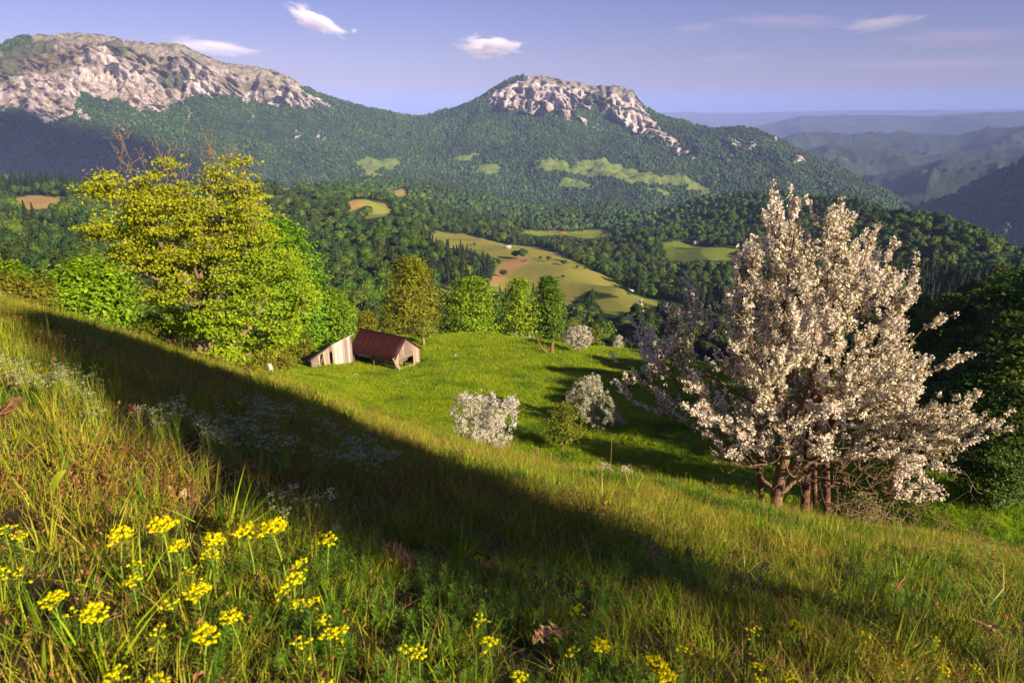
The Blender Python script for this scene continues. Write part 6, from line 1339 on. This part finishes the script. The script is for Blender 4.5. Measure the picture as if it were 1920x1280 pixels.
q, dep = head_spot(341, 922, .05); q[2] += .04; m_ = dep / F; tag(obj("dead_leaf", mesh_np("dead_leaf", *big_leaf(np.array([(0, 0, -10), (3, 0, 0), (7, 1, 12)]) * m_, 12 * m_), [flat_mat("bleached_leaf", (0.45, 0.36, 0.27), (0.66, 0.58, 0.48), 60)], True), None, tuple(q)), "bleached dead leaf caught upright in the sunlit grass", "leaf")

# ------------------------------------------------------------------ the trees behind the viewpoint that shade the slope, and the rising wood on the right
for i, (u, v_, h, w) in enumerate([(14.0, 2.6, 8.8, 1.45)]):
    x, y = u * sin(radians(SUN_AZ)) + v_ * .669, u * cos(radians(SUN_AZ)) + v_ * .743
    rngs = np.random.default_rng(400 + i); a, b = leafy_tree("slender_tree", rngs, h, w, w, 6.1, 300, 12500, .19, (B_PALE, L_MID), .3, .45, trunk_r=.10, spread=.22, low=.62)
    t = empty("slender_tree", (x, y, ground1(x, y) - .1), "slender leafy tree behind the viewpoint that shades the slope", "tree"); obj("trunk", a, t); obj("crown", b, t)['kind'] = 'stuff'
# ------------------------------------------------------------------ haze
hz0, hz1 = -1090.0, 330.0
V = np.array([[x, y, z] for x in (-60000, 60000) for y in (-3000, 72000) for z in (hz0, hz1)], float)
Fq = np.array([[0, 1, 3, 2], [4, 6, 7, 5], [0, 4, 5, 1], [2, 3, 7, 6], [0, 2, 6, 4], [1, 5, 7, 3]])
m, nt, out = new_mat("haze_air")
pv = N(nt, "ShaderNodeVolumePrincipled"); pv.inputs['Color'].default_value = (0.34, 0.46, 1.0, 1); pv.inputs['Density'].default_value = 0.000072
pv.inputs['Anisotropy'].default_value = -0.2
nt.links.new(pv.outputs[0], out.inputs['Volume'])
hz = obj("haze", mesh_np("haze", V, Fq, [m])); tag(hz, "thin blue haze between the hills", kind='stuff')
# ------------------------------------------------------------------ clouds, well above the haze
def cloud_mat(name, dens, scale, thr, col=(0.90, 0.86, 0.97, 1)):
    m, nt, out = new_mat(name)
    tc = N(nt, "ShaderNodeTexCoord")
    n = nt.nodes.new("ShaderNodeTexNoise"); n.inputs['Scale'].default_value = scale; n.inputs['Detail'].default_value = 6; n.inputs['Roughness'].default_value = 0.62
    nt.links.new(tc.outputs['Object'], n.inputs['Vector'])
    ln = N(nt, "ShaderNodeVectorMath", operation='LENGTH'); nt.links.new(tc.outputs['Object'], ln.inputs[0])
    fall = N(nt, "ShaderNodeMapRange", i1=0.25, i2=1.0, i3=0.16, i4=-0.40); nt.links.new(ln.outputs['Value'], fall.inputs[0])
    ad = N(nt, "ShaderNodeMath", operation='ADD'); nt.links.new(n.outputs[0], ad.inputs[0]); nt.links.new(fall.outputs[0], ad.inputs[1])
    mr = N(nt, "ShaderNodeMapRange", i1=thr, i2=thr + 0.26, i3=0.0, i4=dens); nt.links.new(ad.outputs[0], mr.inputs[0])
    v = N(nt, "ShaderNodeVolumePrincipled"); v.inputs['Color'].default_value = col; v.inputs['Anisotropy'].default_value = -0.4
    nt.links.new(mr.outputs[0], v.inputs['Density']); nt.links.new(v.outputs[0], out.inputs['Volume'])
    return m
def cloud(label, px, py, dist, sx, sy, sz, mat, rot=0.0, tilt=0.0):
    p = P(px, py, dist); cv, cf = ICO3
    o = obj("cloud", mesh_np("cloud", cv, cf, [mat]), None, tuple(p)); o.scale = (sx, sy, sz); o.rotation_euler = (0, tilt, rot); return tag(o, label, "cloud")
CM = cloud_mat("cumulus", 0.008, 3.4, 0.49); CW = cloud_mat("wispy_cloud", 0.0011, 3.2, 0.46); CV = cloud_mat("veil_cloud", 0.00042, 2.4, 0.40, (0.62, 0.56, 0.80, 1))
cloud("small white flat-bottomed cumulus cloud right above the saddle between the mountains", 915, 88, 15000, 1250, 800, 420, CM, 0.1)
cloud("slanting white cloud high above the left mountain's falling ridge", 590, 38, 14000, 1050, 600, 330, CM, 0.2, 0.42)
cloud("tiny white puff right of the slanting cloud", 664, 58, 14000, 130, 120, 90, CM)
cloud("thin pale wisp just over the left mountain's crest", 395, 88, 17000, 1900, 900, 330, CW, 0, 0.12)
cloud("pinkish wisp high at the right, over a dark streak", 1650, 44, 16000, 1500, 900, 260, CW, 0, -0.1)
cloud("faint lilac streak across the upper right sky", 1800, 70, 17000, 2700, 1200, 300, CV)
cloud("faint pale streak over the distant plain, right of the second mountain", 1380, 110, 18000, 1500, 900, 230, CV)
cloud("broad lilac veil low in the sky over the far right hills", 1760, 120, 19000, 4200, 1500, 260, CV)
cloud("long faint veil high over the second mountain's right side", 1480, 40, 17000, 2600, 1300, 240, CV, 0, .05)
cloud("faint grey streak above the second mountain's right shoulder", 1310, 52, 16000, 1100, 700, 200, CV)
# unseen cloud added overhead, out of frame, to shade the left mountain's foot
for lab, mx, my, mz, sx, sy in [("heavy cloud overhead, its shadow lies on the left mountain's foot", -1500, 2020, -180, 950, 330)]:
    hgt = 1000.0; k = (hgt - mz) / SUND[2]; c = np.array([mx, my, mz]) + SUND * k; cv, cf = ICO3; f_ = 1 + .25 * fbm(cv[:, 0] * 1.6, cv[:, 1] * 1.6, cv[:, 2] * 1.6, 3, 5)
    o = obj("cloud", mesh_np("shade_cloud", cv * f_[:, None], cf, [cloud_mat("dense_cloud", .03, 1.5, .25)]), None, tuple(c)); o.scale = (sx, sy, 150); o.rotation_euler = (0, 0, -.25); tag(o, lab, "cloud")
